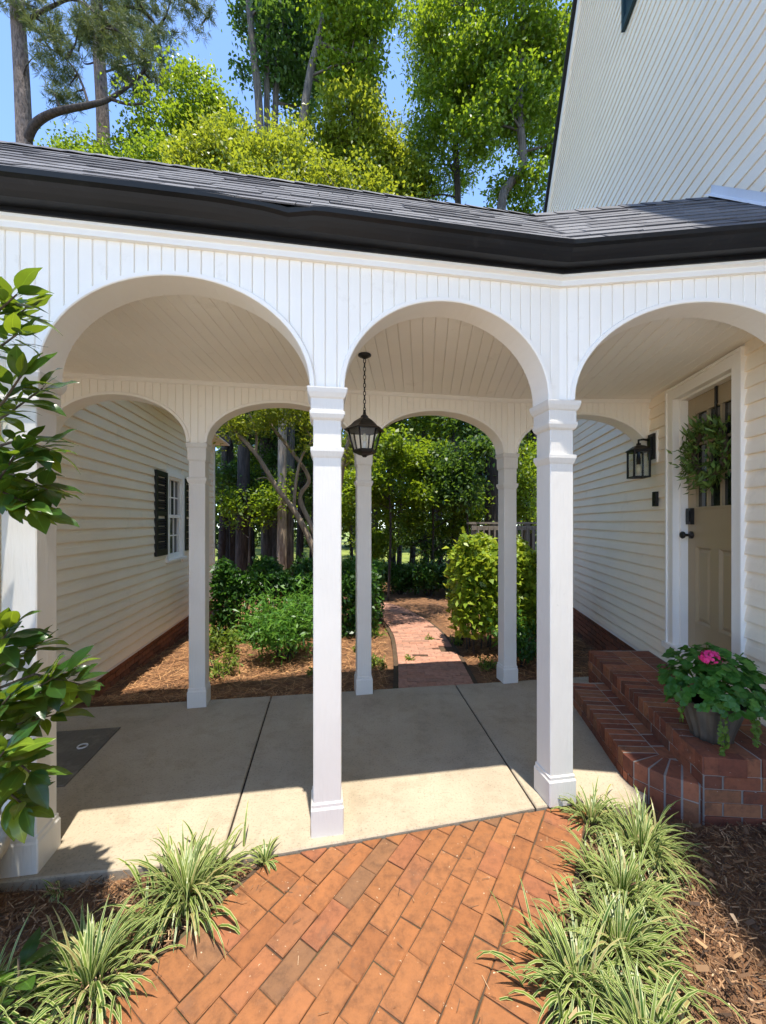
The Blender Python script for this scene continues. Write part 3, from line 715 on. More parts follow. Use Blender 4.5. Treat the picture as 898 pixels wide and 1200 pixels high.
for s0 in (WS[0] - .055 - .37, WS[1] + .06):
    s1 = s0 + .365; zb_, zt = WZ[0] + .06, WZ[1] + .01; zm = (zb_ + zt) / 2
    sh = multi_box('shutter', WL0, [(s0, s0 + .05, .012, .045, zb_, zt), (s1 - .05, s1, .012, .045, zb_, zt), (s0 + .0505, s1 - .0505, .012, .044, zb_, zb_ + .08), (s0 + .0505, s1 - .0505, .012, .044, zt - .07, zt), (s0 + .0505, s1 - .0505, .012, .044, zm - .03, zm + .03), (s0 + .0505, s1 - .0505, .012, .018, zb_ + .081, zt - .071)], SHUT, ga)
    zz = zb_ + .10
    while zz < zt - .085:
        if abs(zz - zm) > .05:
            mesh('slat', [WL0(s0 + .051, .019, zz + .012), WL0(s1 - .051, .019, zz + .012), WL0(s1 - .051, .040, zz - .012), WL0(s0 + .051, .040, zz - .012), WL0(s0 + .051, .036, zz - .016), WL0(s1 - .051, .036, zz - .016)], [(0, 3, 2, 1), (3, 4, 5, 2)], SHUT, sh)
        zz += .034
# garage roof: eave over this wall
gw = Frame(WL0.xy(0, 0), WL0.a, WL0.n)
V = [gw(gS0, .25, 3.08), gw(gS1 + .3, .25, 3.08), gw(gS1 + .3, -3.4, 5.3), gw(gS0, -3.4, 5.3), gw(gS0, .25, 3.22), gw(gS1 + .3, .25, 3.22), gw(gS1 + .3, -3.4, 5.44), gw(gS0, -3.4, 5.44)]
mesh('roof', V, BOXF, ROOFD, ga)
fbox('soffit', WL0, gS0, gS1 + .28, -.1, .24, 3.05, 3.075, TRIM, ga)
fbox('rear_wall', WL0, gS1 - .16, gS1, -6.5, -.161, -.5, 3.2, VINYL, ga)
fbox('far_wall', WL0, gS0, gS1, -6.7, -6.5, -.5, 3.2, VINYL, ga)
# little scroll hook at the garage corner
hk = thing('scroll_hook', 'small black scroll hook on garage corner', 'hook')
c = WL0(gS1 + .0, .05, 1.02); pts = []
for k in range(20):
    a = k / 19 * 1.6 * math.pi; r = .02 + .07 * k / 19; pts.append((c[0] + .06 + r * math.cos(a), c[1], c[2] + r * math.sin(a)))
tube('scroll', pts, .012, IRON, hk, 6)

# ------------------------------------------------------------------ house
ho = thing('house', 'tall cream clapboard house with gable end above breezeway roof', 'house')
K2 = 1.0135
hS1 = 8.15 * K2; HZ0 = .25
APZ, APS, SL = 11.4, 3.0 * K2, .93
rb = lambda z: min(hS1, APS + (APZ - z) / SL); rfz = lambda z: max(-2.6, APS - (APZ - z) / SL)
dS0, dS1 = 2.60, 3.29        # door opening along the wall
DZ0, DZ1 = .48, 2.51; CW = .095
# wall core, with a real door opening
cs = sorted([-2.6, dS0, dS1, hS1])
fbox('wall', WR0, -2.6, dS0, -.2, -.006, HZ0 - .02, 5.9, TRIM, ho); fbox('wall', WR0, dS1, hS1, -.2, -.006, HZ0 - .02, 5.9, TRIM, ho)
fbox('wall', WR0, dS0 + .0004, dS1 - .0004, -.2, -.007, DZ1, 5.9, TRIM, ho); fbox('wall', WR0, dS0 + .0004, dS1 - .0004, -.2, -.007, HZ0 - .02, DZ0 - .04, TRIM, ho)
zt = 5.9001
mesh('gable_wall', [WR0(s, d, z) for d in (-.2, -.006) for s, z in ((rfz(zt), zt), (rb(zt), zt), (rb(zt), APZ - SL * (rb(zt) - APS)), (APS, APZ), (rfz(zt), APZ - SL * (APS - rfz(zt))))], [(0, 1, 2, 3, 4), (9, 8, 7, 6, 5)] + [(i, i + 5, (i + 1) % 5 + 5, (i + 1) % 5) for i in range(5)], TRIM, ho)
SH = (4.16, 6.68)    # shutter lower corner on the gable (s, z)
z = HZ0; P2 = .1045
while z < APZ - .15:
    A = rfz(z + P2); B = (lambda zz: rb(zz))
    if z > DZ1 + CW or z + P2 < HZ0 + .02:
        jn = random.uniform(rfz(z) + 1.2, rb(z + P2) - .8) if rb(z + P2) - rfz(z) > 2.4 else None
        if jn: lap(WR0, (lambda zz: rfz(zz)), jn - .0012, z, P2, VINYL, ho, .55); lap(WR0, jn + .0012, B, z + random.uniform(-.0015, .0015), P2, VINYL, ho, .56)
        else: lap(WR0, (lambda zz: rfz(zz)), B, z, P2, VINYL, ho, .55)
    elif z + P2 < DZ0 - .05: lap(WR0, -2.6, B, z, P2, VINYL, ho)
    else: lap(WR0, -2.6, dS0 - CW + .008, z, P2, VINYL, ho); lap(WR0, dS1 + CW - .008, B, z, P2, VINYL, ho)
    z += P2
fbox('starter_trim', WR0, -2.6, hS1, -.01, .020, HZ0 - .03, HZ0 - .004, TRIM, ho)
fbox('corner_trim', WR0, hS1 - .09, hS1 + .012, -.1, .024, HZ0 - .03, 6.6, TRIM, ho)
foundation(WR0, 3.6 * K2, hS1, -.30, HZ0 - .03, ho); foundation(WR0, -1.6, 2.02, -.08, HZ0 - .03, ho)
# rake boards and roof
def rake(s0, z0, s1, z1, d0, d1, h0, h1, m, name):
    V = [WR0(s, d, z + h) for s, z in ((s0, z0), (s1, z1)) for d in (d0, d1) for h in (h0, h1)]
    mesh(name, V, [(0, 1, 3, 2), (4, 6, 7, 5), (0, 4, 5, 1), (2, 3, 7, 6), (0, 2, 6, 4), (1, 5, 7, 3)], m, ho)
eS = hS1 + .35; eZ = APZ - SL * (eS - APS); fS = -2.95; fZ = APZ - SL * (APS - fS)
for (s, zz) in ((eS, eZ), (fS, fZ)):
    rake(APS, APZ, s, zz, -.01, .035, -.17, .02, TRIM, 'rake_board')
    rake(APS, APZ, s, zz, -.02, .085, .021, .11, BLACK, 'rake_edge')
    rake(APS, APZ, s, zz, -6, -.021, .02, .12, ROOFD, 'roof')
fbox('rear_wall', WR0, hS1 - .2, hS1 - .001, -6, -.201, -.5, 6.4, VINYL, ho)
fbox('far_wall', WR0, -2.6, hS1, -6.2, -6.0, -.5, 6.4, VINYL, ho)
fbox('front_wall', WR0, -2.59, -2.4, -6, -.201, -.5, 6.4, VINYL, ho)
sh = multi_box('shutter', WR0, [(SH[0], SH[0] + .05, .014, .05, SH[1], SH[1] + 1.3), (SH[0] - .35, SH[0] - .30, .014, .05, SH[1], SH[1] + 1.3), (SH[0] - .2995, SH[0] - .0005, .014, .048, SH[1], SH[1] + .08), (SH[0] - .2995, SH[0] - .0005, .014, .028, SH[1] + .081, SH[1] + 1.3)], TEAL, ho)
gwd = multi_box('window', WR0, [(SH[0] - .45, SH[0] - .36, .0, .04, SH[1] - .04, SH[1] + 1.35), (SH[0] - 1.3, SH[0] - 1.21, .0, .04, SH[1] - .04, SH[1] + 1.35), (SH[0] - 1.209, SH[0] - .451, .0, .04, SH[1] - .04, SH[1] + .05), (SH[0] - 1.209, SH[0] - .451, .0, .04, SH[1] + 1.26, SH[1] + 1.35)], WHITE, ho)
fbox('pane', WR0, SH[0] - 1.209, SH[0] - .451, .004, .02, SH[1] + .05, SH[1] + 1.26, DGLASS, gwd)
# door casing, jamb, sill
multi_box('door_casing', WR0, [(dS0 - CW, dS0 + .004, -.02, .030, HZ0 + .1, DZ1 + CW), (dS1 - .004, dS1 + CW, -.02, .030, HZ0 + .1, DZ1 + CW), (dS0 + .0045, dS1 - .0045, -.02, .030, DZ1 - .004, DZ1 + CW),
    (dS0 - CW, dS0 - CW + .02, .0301, .040, HZ0 + .1, DZ1 + CW - .021), (dS1 + CW - .02, dS1 + CW, .0301, .040, HZ0 + .1, DZ1 + CW - .021), (dS0 - CW, dS1 + CW, .0301, .041, DZ1 + CW - .02, DZ1 + CW)], TRIM, ho)
multi_box('door_jamb', WR0, [(dS0 - .003, dS0 + .022, -.16, -.021, DZ0, DZ1), (dS1 - .022, dS1 + .003, -.16, -.021, DZ0, DZ1), (dS0 + .0225, dS1 - .0225, -.16, -.021, DZ1 - .022, DZ1)], TRIM, ho)
fbox('door_sill', WR0, dS0 - CW - .02, dS1 + CW + .02, -.15, .055, DZ0 - .045, DZ0 - .002, TRIM, ho)
# door: stiles and rails around panes and panels
a, b = dS0 + .024, dS1 - .024; D0, D1 = -.115, -.075; st = .095
gz0, gz1 = 1.60, 2.36
pz0, pz1 = .70, 1.30; mid = (a + b) / 2
door = multi_box('door', WR0, [(a, a + st, D0, D1, DZ0 + .004, DZ1 - .025), (b - st, b, D0, D1, DZ0 + .004, DZ1 - .025), (a + st + .0004, b - st - .0004, D0, D1 - .0004, gz1, DZ1 - .025), (a + st + .0004, b - st - .0004, D0, D1 - .0004, pz1, gz0),
    (a + st + .0004, b - st - .0004, D0, D1 - .0004, DZ0 + .004, pz0), (mid - .045, mid + .045, D0, D1 - .0002, pz0 + .0005, pz1 - .0005)], DOORP, ho)
for x0, x1 in ((a + st, mid - .045), (mid + .045, b - st)):
    V = [WR0(x0, D1 - .002, pz0), WR0(x1, D1 - .002, pz0), WR0(x1, D1 - .002, pz1), WR0(x0, D1 - .002, pz1)]
    q = .018; V += [WR0(x0 + q, D1 - .018, pz0 + q), WR0(x1 - q, D1 - .018, pz0 + q), WR0(x1 - q, D1 - .018, pz1 - q), WR0(x0 + q, D1 - .018, pz1 - q)]
    q = .045; V += [WR0(x0 + q, D1 - .006, pz0 + q), WR0(x1 - q, D1 - .006, pz0 + q), WR0(x1 - q, D1 - .006, pz1 - q), WR0(x0 + q, D1 - .006, pz1 - q)]
    F = [(8, 11, 10, 9)] + [(r + i, r + 4 + i, r + 4 + (i + 1) % 4, r + (i + 1) % 4) for r in (0, 4) for i in range(4)]
    mesh('raised_panel', V, F, DOORP, door)
x0, x1 = a + st, b - st
multi_box('glazing_bar', WR0, [(x0 + (x1 - x0) * i / 3 - .010, x0 + (x1 - x0) * i / 3 + .010, D0 + .008, D1 + .002, gz0, gz1) for i in (1, 2)] + [(x0, x1, D0 + .009, D1 + .001, gz0 + (gz1 - gz0) * i / 3 - .010, gz0 + (gz1 - gz0) * i / 3 + .010) for i in (1, 2)]
    + [(x0, x0 + .014, D0 + .007, D1 + .006, gz0, gz1), (x1 - .014, x1, D0 + .007, D1 + .006, gz0, gz1), (x0 + .0145, x1 - .0145, D0 + .007, D1 + .005, gz0, gz0 + .014), (x0 + .0145, x1 - .0145, D0 + .007, D1 + .005, gz1 - .014, gz1)], DOORP, door)
for i in range(3):
    for j in range(3):
        fbox('pane', WR0, x0 + (x1 - x0) * i / 3 + .011, x0 + (x1 - x0) * (i + 1) / 3 - .011, D0 + .018, D0 + .024, gz0 + (gz1 - gz0) * j / 3 + .011, gz0 + (gz1 - gz0) * (j + 1) / 3 - .011, DGLASS, door)
fbox('hall_lining', WR0, dS0 - .2, dS1 + .2, -.6, -.17, DZ0 - .1, DZ1 + .1, DARKIN, ho)
s_ = b - .05
multi_box('deadbolt', WR0, [(s_ - .032, s_ + .032, D1, D1 + .028, 1.475, 1.605), (s_ - .022, s_ + .022, D1 + .0281, D1 + .034, 1.50, 1.585)], IRON, door)
c0, c1, c2, c3 = (Vector(WR0(s_, D1 + x, 1.39)) for x in (0, .012, .05, .085))
tube('knob', [c0, c1, c1 + (c2 - c1) * .01, c2, c2.lerp(c3, .2), c2.lerp(c3, .55), c2.lerp(c3, .85), c3], [.03, .03, .011, .011, .025, .030, .024, .010], IRON, door, 16)
db = thing('doorbell', 'small black doorbell box on cream siding below wall lantern', 'doorbell'); sb = WR0.s_of(WR0.xy(3.60, 0))
multi_box('case', WR0, [(3.525, 3.585, .020, .045, 1.635, 1.765)], IRON, db); multi_box('button', WR0, [(3.542, 3.568, .0451, .051, 1.66, 1.686)], SHUT, db)

# ------------------------------------------------------------------ wreath
wr = thing('wreath', 'leafy green wreath hanging over glass of taupe door', 'wreath')
cs_, cz_ = (dS0 + dS1) / 2 - .03, 2.01; RW = .175
fbox('hanger', WR0, cs_ - .012, cs_ + .012, D1 + .004, D1 + .012, cz_ + RW, DZ1 - .024, IRON, wr)
ring = [WR0(cs_ + RW * math.cos(t), D1 + .055, cz_ + RW * math.sin(t)) for t in np.linspace(0, 2 * math.pi, 33)]
tube('ring', ring, .022, TWIG, wr, 8)
def leafquads(P, D, Nn, L, W, fold=.25):
    """diamond leaves from base P along D; two folded halves -> 2 tris each as 2 quads? use one 4-gon"""
    S = np.cross(D, Nn); S /= np.linalg.norm(S, axis=1)[:, None] + 1e-9
    L = L[:, None]; W = W[:, None]
    a = P; t = P + D * L - Nn * L * .12; m = P + D * L * .45
    return np.stack([a, m + S * W * .5 + Nn * W * fold, t, m - S * W * .5 + Nn * W * fold], 1).reshape(-1, 3)
def unit(v): return v / (np.linalg.norm(v, axis=1)[:, None] + 1e-9)
def rdir(n, zb=0): d = rng.normal(size=(n, 3)); d[:, 2] += zb; return unit(d)
n = 620; T = rng.uniform(0, 2 * math.pi, n); ax = np.array([*WR0.a, 0]); an = np.array([*WR0.n, 0]); az = np.array([0, 0, 1.])
ctr = np.array(WR0(cs_, D1 + .055, cz_)); rad = RW + rng.normal(0, .036, n) + .05 * np.clip(-np.sin(T), 0, 1) * rng.random(n)
P = ctr + (ax[None] * np.cos(T)[:, None] + az[None] * np.sin(T)[:, None]) * rad[:, None] + an[None] * rng.normal(.025, .03, n)[:, None]
tang = -ax[None] * np.sin(T)[:, None] + az[None] * np.cos(T)[:, None]; out = ax[None] * np.cos(T)[:, None] + az[None] * np.sin(T)[:, None]
D = unit(tang * rng.choice([-1, 1, 1], n)[:, None] * .6 + out * rng.normal(.55, .5, n)[:, None] + an[None] * rng.uniform(0, .9, n)[:, None] + rng.normal(0, .25, (n, 3)))
quads('leaves', leafquads(P, D, rdir(n), rng.uniform(.045, .08, n), rng.uniform(.015, .024, n)), n, G_WRE, wr, rng.random(n))

# ------------------------------------------------------------------ wall lantern
wlt = thing('wall_lantern', 'black box lantern on arm mounted to cream siding beside door', 'lantern')
s_ = 3.60; zc = 2.14
multi_box('backplate', WR0, [(s_ - .05, s_ + .05, .032, .05, 2.06, 2.29), (s_ - .028, s_ + .028, .0505, .066, 2.09, 2.26)], IRON, wlt)
multi_box('mounting_block', WR0, [(s_ - .065, s_ + .065, .010, .0315, 2.03, 2.31)], TRIM, wlt)
tube('arm', [WR0(s_, .05, 2.235), WR0(s_, .11, 2.245), WR0(s_, .15, 2.24), WR0(s_, .15, 2.2)], .010, IRON, wlt, 8)
cl_ = WR0.xy(s_, .15); LF = Frame(cl_, WR0.a, WR0.n)
bars = []; hh = .064; z0, z1 = 1.895, 2.14
for sx in (-hh, hh):
    for sy in (-hh, hh): bars.append((sx - .007, sx + .007, sy - .007, sy + .007, z0, z1))
for sx in (-hh, hh): bars += [(sx - .008, sx + .008, -hh + .0075, hh - .0075, z0, z0 + .014), (sx - .008, sx + .008, -hh + .0075, hh - .0075, z1 - .014, z1)]
for sy in (-hh, hh): bars += [(-hh + .0082, hh - .0082, sy - .008, sy + .008, z0, z0 + .0135), (-hh + .0082, hh - .0082, sy - .008, sy + .008, z1 - .0135, z1)]
multi_box('cage', LF, bars, IRON, wlt)
rfv = [LF(x, y, z) for h, z in ((.078, z1), (.078, z1 + .010), (.036, z1 + .045), (.014, z1 + .055), (.014, z1 + .07)) for x, y in ((-h, -h), (h, -h), (h, h), (-h, h))]
F = [(k * 4 + i, k * 4 + (i + 1) % 4, k * 4 + 4 + (i + 1) % 4, k * 4 + 4 + i) for k in range(4) for i in range(4)] + [(3, 2, 1, 0), (16, 17, 18, 19)]
mesh('roof_cap', rfv, F, IRON, wlt)
for sx in (-1, 1):
    fbox('pane', LF, sx * .063 - .0012, sx * .063 + .0012, -.057, .057, z0 + .014, z1 - .014, GLASS, wlt); fbox('pane', LF, -.057, .057, sx * .063 - .0012, sx * .063 + .0012, z0 + .0142, z1 - .0142, GLASS, wlt)
cc = LF(0, 0, 0); lathe('bulb', [(.006, 2.02), (.022, 2.0), (.026, 1.97), (.012, 1.93), (.004, 1.925)], BULB, wlt, (cc[0], cc[1], 0), 12)
lathe('socket', [(.018, 2.02), (.018, 2.07), (.010, 2.13)], IRON, wlt, (cc[0], cc[1], 0), 12)

# ------------------------------------------------------------------ hanging lantern
hl = thing('hanging_lantern', 'black six sided lantern hanging on chain from plank ceiling', 'lantern')
HX, HY = -.125, 2.66
lathe('ceiling_canopy', [(.045, CEIL - .001), (.045, CEIL - .008), (.02, CEIL - .022), (.006, CEIL - .03)], IRON, hl, (HX, HY, 0), 16)
lk_me = None; zt, zbm = CEIL - .028, 2.25; k = 0; z = zt
while z > zbm:
    if lk_me is None:
        V, F = tube_vf([(.008 * math.cos(t), 0, .017 * math.sin(t)) for t in np.linspace(0, 2 * math.pi, 13)], .0028, 5, False)
        lk_me = bpy.data.meshes.new('chain_link'); lk_me.from_pydata(V, [], F); lk_me.materials.append(IRON)
    o = link(bpy.data.objects.new('chain_link', lk_me), hl); o.location = (HX, HY, z - .015); o.rotation_euler = (0, 0, .4 + (math.pi / 2 if k % 2 else 0)); z -= .0275; k += 1
def hexr(r, z, tw=.26): return [(HX + r * math.cos(tw + k * math.pi / 3), HY + r * math.sin(tw + k * math.pi / 3), z) for k in range(6)]
def hexlathe(name, prof, m):
    V = [p for r, z in prof for p in hexr(r, z)]; n = len(prof)
    F = [(k * 6 + i, k * 6 + (i + 1) % 6, k * 6 + 6 + (i + 1) % 6, k * 6 + 6 + i) for k in range(n - 1) for i in range(6)] + [(5, 4, 3, 2, 1, 0), tuple((n - 1) * 6 + i for i in range(6))]
    return mesh(name, V, F, m, hl)
hexlathe('roof_cap', [(.138, 2.112), (.143, 2.118), (.118, 2.132), (.095, 2.150), (.070, 2.176), (.038, 2.196), (.026, 2.204), (.026, 2.212), (.012, 2.225), (.008, 2.255)], IRON)
hexlathe('base', [(.012, 1.935), (.02, 1.945), (.055, 1.955), (.078, 1.965), (.085, 1.978), (.078, 1.984)], IRON)
for a, b in zip(hexr(.076, 1.98), hexr(.112, 2.115)): tube('bar', [a, b], .0065, IRON, hl, 6)
ra, rb_ = hexr(.074, 1.984), hexr(.109, 2.113)
for i in range(6):
    j = (i + 1) % 6; mesh('pane', [ra[i], ra[j], rb_[j], rb_[i]], [(0, 1, 2, 3)], GLASS, hl)
lathe('candle_sleeve', [(.014, 1.985), (.014, 2.04)], TRIM, hl, (HX, HY, 0), 12); lathe('bulb', [(.010, 2.04), (.017, 2.06), (.012, 2.085), (.003, 2.098)], BULB, hl, (HX, HY, 0), 12)

# ------------------------------------------------------------------ brick steps
stp = thing('brick_steps', 'two tier red brick steps with pale mortar below door', 'steps')
Lf = lambda y: 1.405 + .165 * (y - 2.3); Uf = lambda y: 1.632 + .172 * (y - 2.0)
wallx = lambda y: 1.89 + .165 * y
lowp = [(Lf(3.30), 3.30), (Lf(2.30), 2.30), (1.41, 2.21), (1.50, 2.09), (1.62, 2.01), (1.72, 2.04), (Uf(3.3) + .05, 3.30)]
upp = [(Uf(3.66), 3.66), (Uf(2.0), 2.0), (wallx(1.95) - .02, 1.955), (wallx(3.66) - .02, 3.66)]
def shr(poly, b): return inset([Vector(p) for p in poly], b)
prism('mortar_core', shr(lowp, .004), -.08, .1457, MORTAR, stp)
prism('mortar_core', shr(upp, .004), -.08, .2957, MORTAR, stp)
def br(poly, z0, z1, bev=.003): prism('brick', poly, z0 + .0, z1, STEPB, stp, bev)
def band(P, z0, z1, dep, w, offs=0, gap=.010, out=.002):
    """bricks along an open polyline, facing outward to its right-hand side"""
    P = [Vector(p) for p in P]; nr = []
    for A, B in zip(P, P[1:]): d = (B - A).normalized(); nr.append(Vector((-d.y, d.x)))
    inn = []
    for k in range(len(P)):
        m_ = nr[max(k - 1, 0)] + nr[min(k, len(nr) - 1)]; m_.normalize(); inn.append(P[k] + m_ * dep / max(.5, m_.dot(nr[min(k, len(nr) - 1)])))
    for q in range(len(P) - 1):
        A, B, Ai, Bi, nn = P[q], P[q + 1], inn[q], inn[q + 1], nr[q]; L = (B - A).length; k = max(1, round(L / w)); ww = 1 / k; t = -offs * ww; e = gap / 2 / L
        while t < .99:
            a, b = max(t, 0) + e, min(t + ww, 1) - e
            if (b - a) * L > .015:
                o_ = nn * (out + random.uniform(-.0015, .0015)); br([A.lerp(B, a) - o_, A.lerp(B, b) - o_, Ai.lerp(Bi, b), Ai.lerp(Bi, a)], z0 + gap / 2, z1 - .0015 + random.uniform(-.001, .001))
            t += ww
edgeL = [(Lf(3.30), 3.30), (Lf(2.30), 2.30), (1.41, 2.21), (1.50, 2.09), (1.625, 2.012)]
band(edgeL, -.07, .052, .10, .2, .5)
band(edgeL, .052, .149, .195, .068)
# second row on the tread
for i in range(8):
    y0 = 2.24 + i * .13; y1 = y0 + .121
    br([(Lf(y0) + .20, y0), (Lf(y1) + .20, y1), (Uf(y1) + .03, y1), (Uf(y0) + .03, y0)], .10, .1465)
edgeU = [(Uf(3.66), 3.66), (Uf(2.0), 2.0), (wallx(1.95) - .03, 1.955)]
for k, (za, zc) in enumerate(((-.07, .0), (.0, .068), (.068, .136), (.136, .204))): band(edgeU, za, zc, .10, .205, .5 * (k % 2))
band(edgeU[:2], .204, .300, .20, .069); band(edgeU[1:], .204, .300, .20, .135)
for i in range(9):
    y0 = 2.16 + i * .165; y1 = min(y0 + .156, 3.65)
    for j in range(2):
        xa = lambda y: Uf(y) + .205 + j * (wallx(y) - Uf(y) - .23) / 2; xb = lambda y: Uf(y) + .205 + (j + 1) * (wallx(y) - Uf(y) - .23) / 2 - .006
        br([(xa(y0), y0), (xa(y1), y1), (xb(y1), y1), (xb(y0), y0)], .22, .298)

# ------------------------------------------------------------------ geranium in a pot
PX, PY = 1.83, 2.19
po = thing('flower_pot', 'fluted grey brown pot standing on brick step', 'pot')
lathe('pot_body', [(.080, .300), (.092, .302), (.094, .33), (.115, .40), (.135, .465), (.142, .485), (.150, .49), (.152, .508), (.140, .512), (.130, .49)], POT, po, (PX, PY, 0), 84, (.05, 14))
lathe('soil', [(.133, .485), (.133, .49)], SOIL, po, (PX, PY, 0), 24)
ge = thing('geranium', 'bushy pink flowering geranium growing in fluted pot', 'plant')
V = []; F = []
for k in range(22):
    a = rng.uniform(0, 6.28); r = rng.uniform(.05, .20); h = rng.uniform(.08, .26)
    tube_vf([(PX + .04 * math.cos(a), PY + .04 * math.sin(a), .52), (PX + r * .6 * math.cos(a), PY + r * .6 * math.sin(a), .52 + h * .7), (PX + r * math.cos(a), PY + r * math.sin(a), .52 + h)], [.005, .004, .003], 5, True, V, F)
mesh('stems', V, F, G_JEN, ge)
def round_leaves(name, C, Nn, Rr, m, parent, lob=7):
    """scalloped round leaves, joined; each leaf is a fan"""
    V = []; F = []; rn = []
    for c, nn, r in zip(C, Nn, Rr):
        nn = Vector(nn).normalized(); u_ = nn.cross(Vector((.3, .9, .2))).normalized(); w_ = nn.cross(u_); b = len(V); K_ = 14; x = random.random()
        V.append(tuple(Vector(c) - nn * r * .15))
        for k in range(K_):
            a = 2 * math.pi * k / K_; rr = r * (1.0 if k % 2 else .88) * (.45 if k == 0 else 1); q = Vector(c) + (u_ * math.cos(a) + w_ * math.sin(a)) * rr + nn * r * .12 * math.sin(3 * a); V.append(tuple(q))
        F += [(b, b + 1 + k, b + 1 + (k + 1) % K_) for k in range(K_)]; rn += [x] * (K_ + 1)
    o = mesh(name, V, F, m, parent, False); at_ = o.data.attributes.new('rnd', 'FLOAT', 'POINT'); at_.data.foreach_set('value', rn); return o
n = 400; th = rng.uniform(0, 2 * math.pi, n); ph = np.arccos(rng.uniform(-.5, 1, n)); rr = rng.uniform(.72, 1.06, n)
C = np.stack([PX + .25 * rr * np.sin(ph) * np.cos(th), PY + .225 * rr * np.sin(ph) * np.sin(th), .60 + .195 * rr * np.cos(ph)], 1)
Nn = unit(np.stack([np.sin(ph) * np.cos(th) * .7, np.sin(ph) * np.sin(th) * .7, np.cos(ph) + .7], 1) + rng.normal(0, .3, (n, 3)))
for k in range(n): round_leaves('leaf', [C[k]], [Nn[k]], [rng.uniform(.020, .038)], G_GER, ge)
fc = at(833, 771, 2.08); V = []
for k in range(80):
    dd = rdir(1, .3)[0]; c = np.array(fc) + dd * np.array([.048, .042, .036]) * rng.uniform(.75, 1.1); V.append((c, dd))
round_leaves('blossom', [v[0] for v in V], [v[1] for v in V], rng.uniform(.008, .013, 80), PINK, ge)
tube('flower_stem', [(PX, PY, .6), (PX + .0, PY - .05, .70), tuple(fc)], .003, G_JEN, ge, 5)
tv = thing('trailing_vine', 'yellow green trailing vine spilling over pot onto brick', 'plant')
for (ox, oy, ln) in ((-.075, -.145, .30), (-.06, -.15, .22), (.085, -.14, .22), (.12, -.11, .18), (-.17, -.03, .16), (.15, -.06, .25)):
    top = Vector((PX + ox, PY + oy, .56)); pts = [top + Vector((ox * .18 * math.sqrt(k / 8), oy * .18 * math.sqrt(k / 8), -ln * k / 8)) for k in range(9)]
    if oy > -.12: pts = [p + Vector((0, 0, 0)) for p in pts]
    pts = [Vector((p.x, p.y, max(p.z, .305 if p.y > 2.0 else .1))) for p in pts]
    tube('vine_stem', pts, .002, G_JEN, tv, 4); C = []; NN = []
    for k in range(int(ln * 150)):
        t = random.uniform(0, 7.99); i = int(t); p = pts[i].lerp(pts[i + 1], t - i); dd = rdir(1)[0] * .012; dd[1] = -abs(dd[1]); C.append(np.array(p) + dd); NN.append(dd + np.array([0, -.008, .006]))
    round_leaves('leaves', C, NN, rng.uniform(.007, .012, len(C)), G_JEN, tv)

# ------------------------------------------------------------------ potted glossy shrub by the garage-end column
ur = thing('urn_planter', 'pale stone urn at foot of garage end column', 'planter')
UX, UY = -1.66, 1.43
lathe('urn', [(.135, -.05), (.14, -.03), (.165, .06), (.19, .16), (.205, .215), (.222, .222), (.226, .268), (.218, .276), (.198, .274), (.19, .25)], URN, ur, (UX, UY, 0), 32)
lathe('soil', [(.192, .245), (.192, .25)], SOIL, ur, (UX, UY, 0), 24)
gs = thing('glossy_shrub', 'tall evergreen shrub with large glossy leaves in urn beside column', 'shrub')
leaf_me = []
for kind in range(4):
    V = []; F = []; UV = []; nL = 9; bend = (.10, .22, .30, .02)[kind]; wd = (.24, .20, .27, .22)[kind]; fold = (.10, .25, .16, .05)[kind]
    for i in range(nL):
        t = i / (nL - 1); w = wd * (math.sin(math.pi * min(1, t * 1.02) ** .85)) ** .8 if 0 < i < nL - 1 else .004
        zc = -bend * t * t + .02 * math.sin(9 * t + kind); x = t
        for q in (-1, -.5, 0, .5, 1): V.append((x, q * w, zc + abs(q) * w * fold + .012 * math.sin(14 * t + 3 * q) * abs(q))); UV.append((.5 + q * .5, t))
    for i in range(nL - 1):
        for j in range(4): F.append((i * 5 + j, (i + 1) * 5 + j, (i + 1) * 5 + j + 1, i * 5 + j + 1))
    V += [(-.14, .012, 0), (-.14, -.012, 0), (.02, -.012, 0), (.02, .012, 0)]; UV += [(.2, 0)] * 4; F.append((45, 46, 47, 48))
    me = bpy.data.meshes.new('leaf'); me.from_pydata(V, [], F); me.materials.append(GLOSSY); ul = me.uv_layers.new(name='UVMap')
    for lp in me.loops: ul.data[lp.index].uv = UV[lp.vertex_index]
    me.polygons.foreach_set('use_smooth', [True] * len(me.polygons)); leaf_me.append(me)
def put_leaf(p, d, nrm, L, parent, kind=None):
    d = Vector(d).normalized(); nrm = Vector(nrm); y = nrm.cross(d)
    if y.length < .05: y = Vector((0, 1, .1)).cross(d)
    y.normalize(); zz = d.cross(y); M = Matrix((d, y, zz)).transposed()
    o = link(bpy.data.objects.new('leaf', random.choice(leaf_me) if kind is None else leaf_me[kind]), parent)
    o.location = Vector(p) + d * L * .12; o.rotation_euler = M.to_euler(); o.scale = (L, L, L); return o
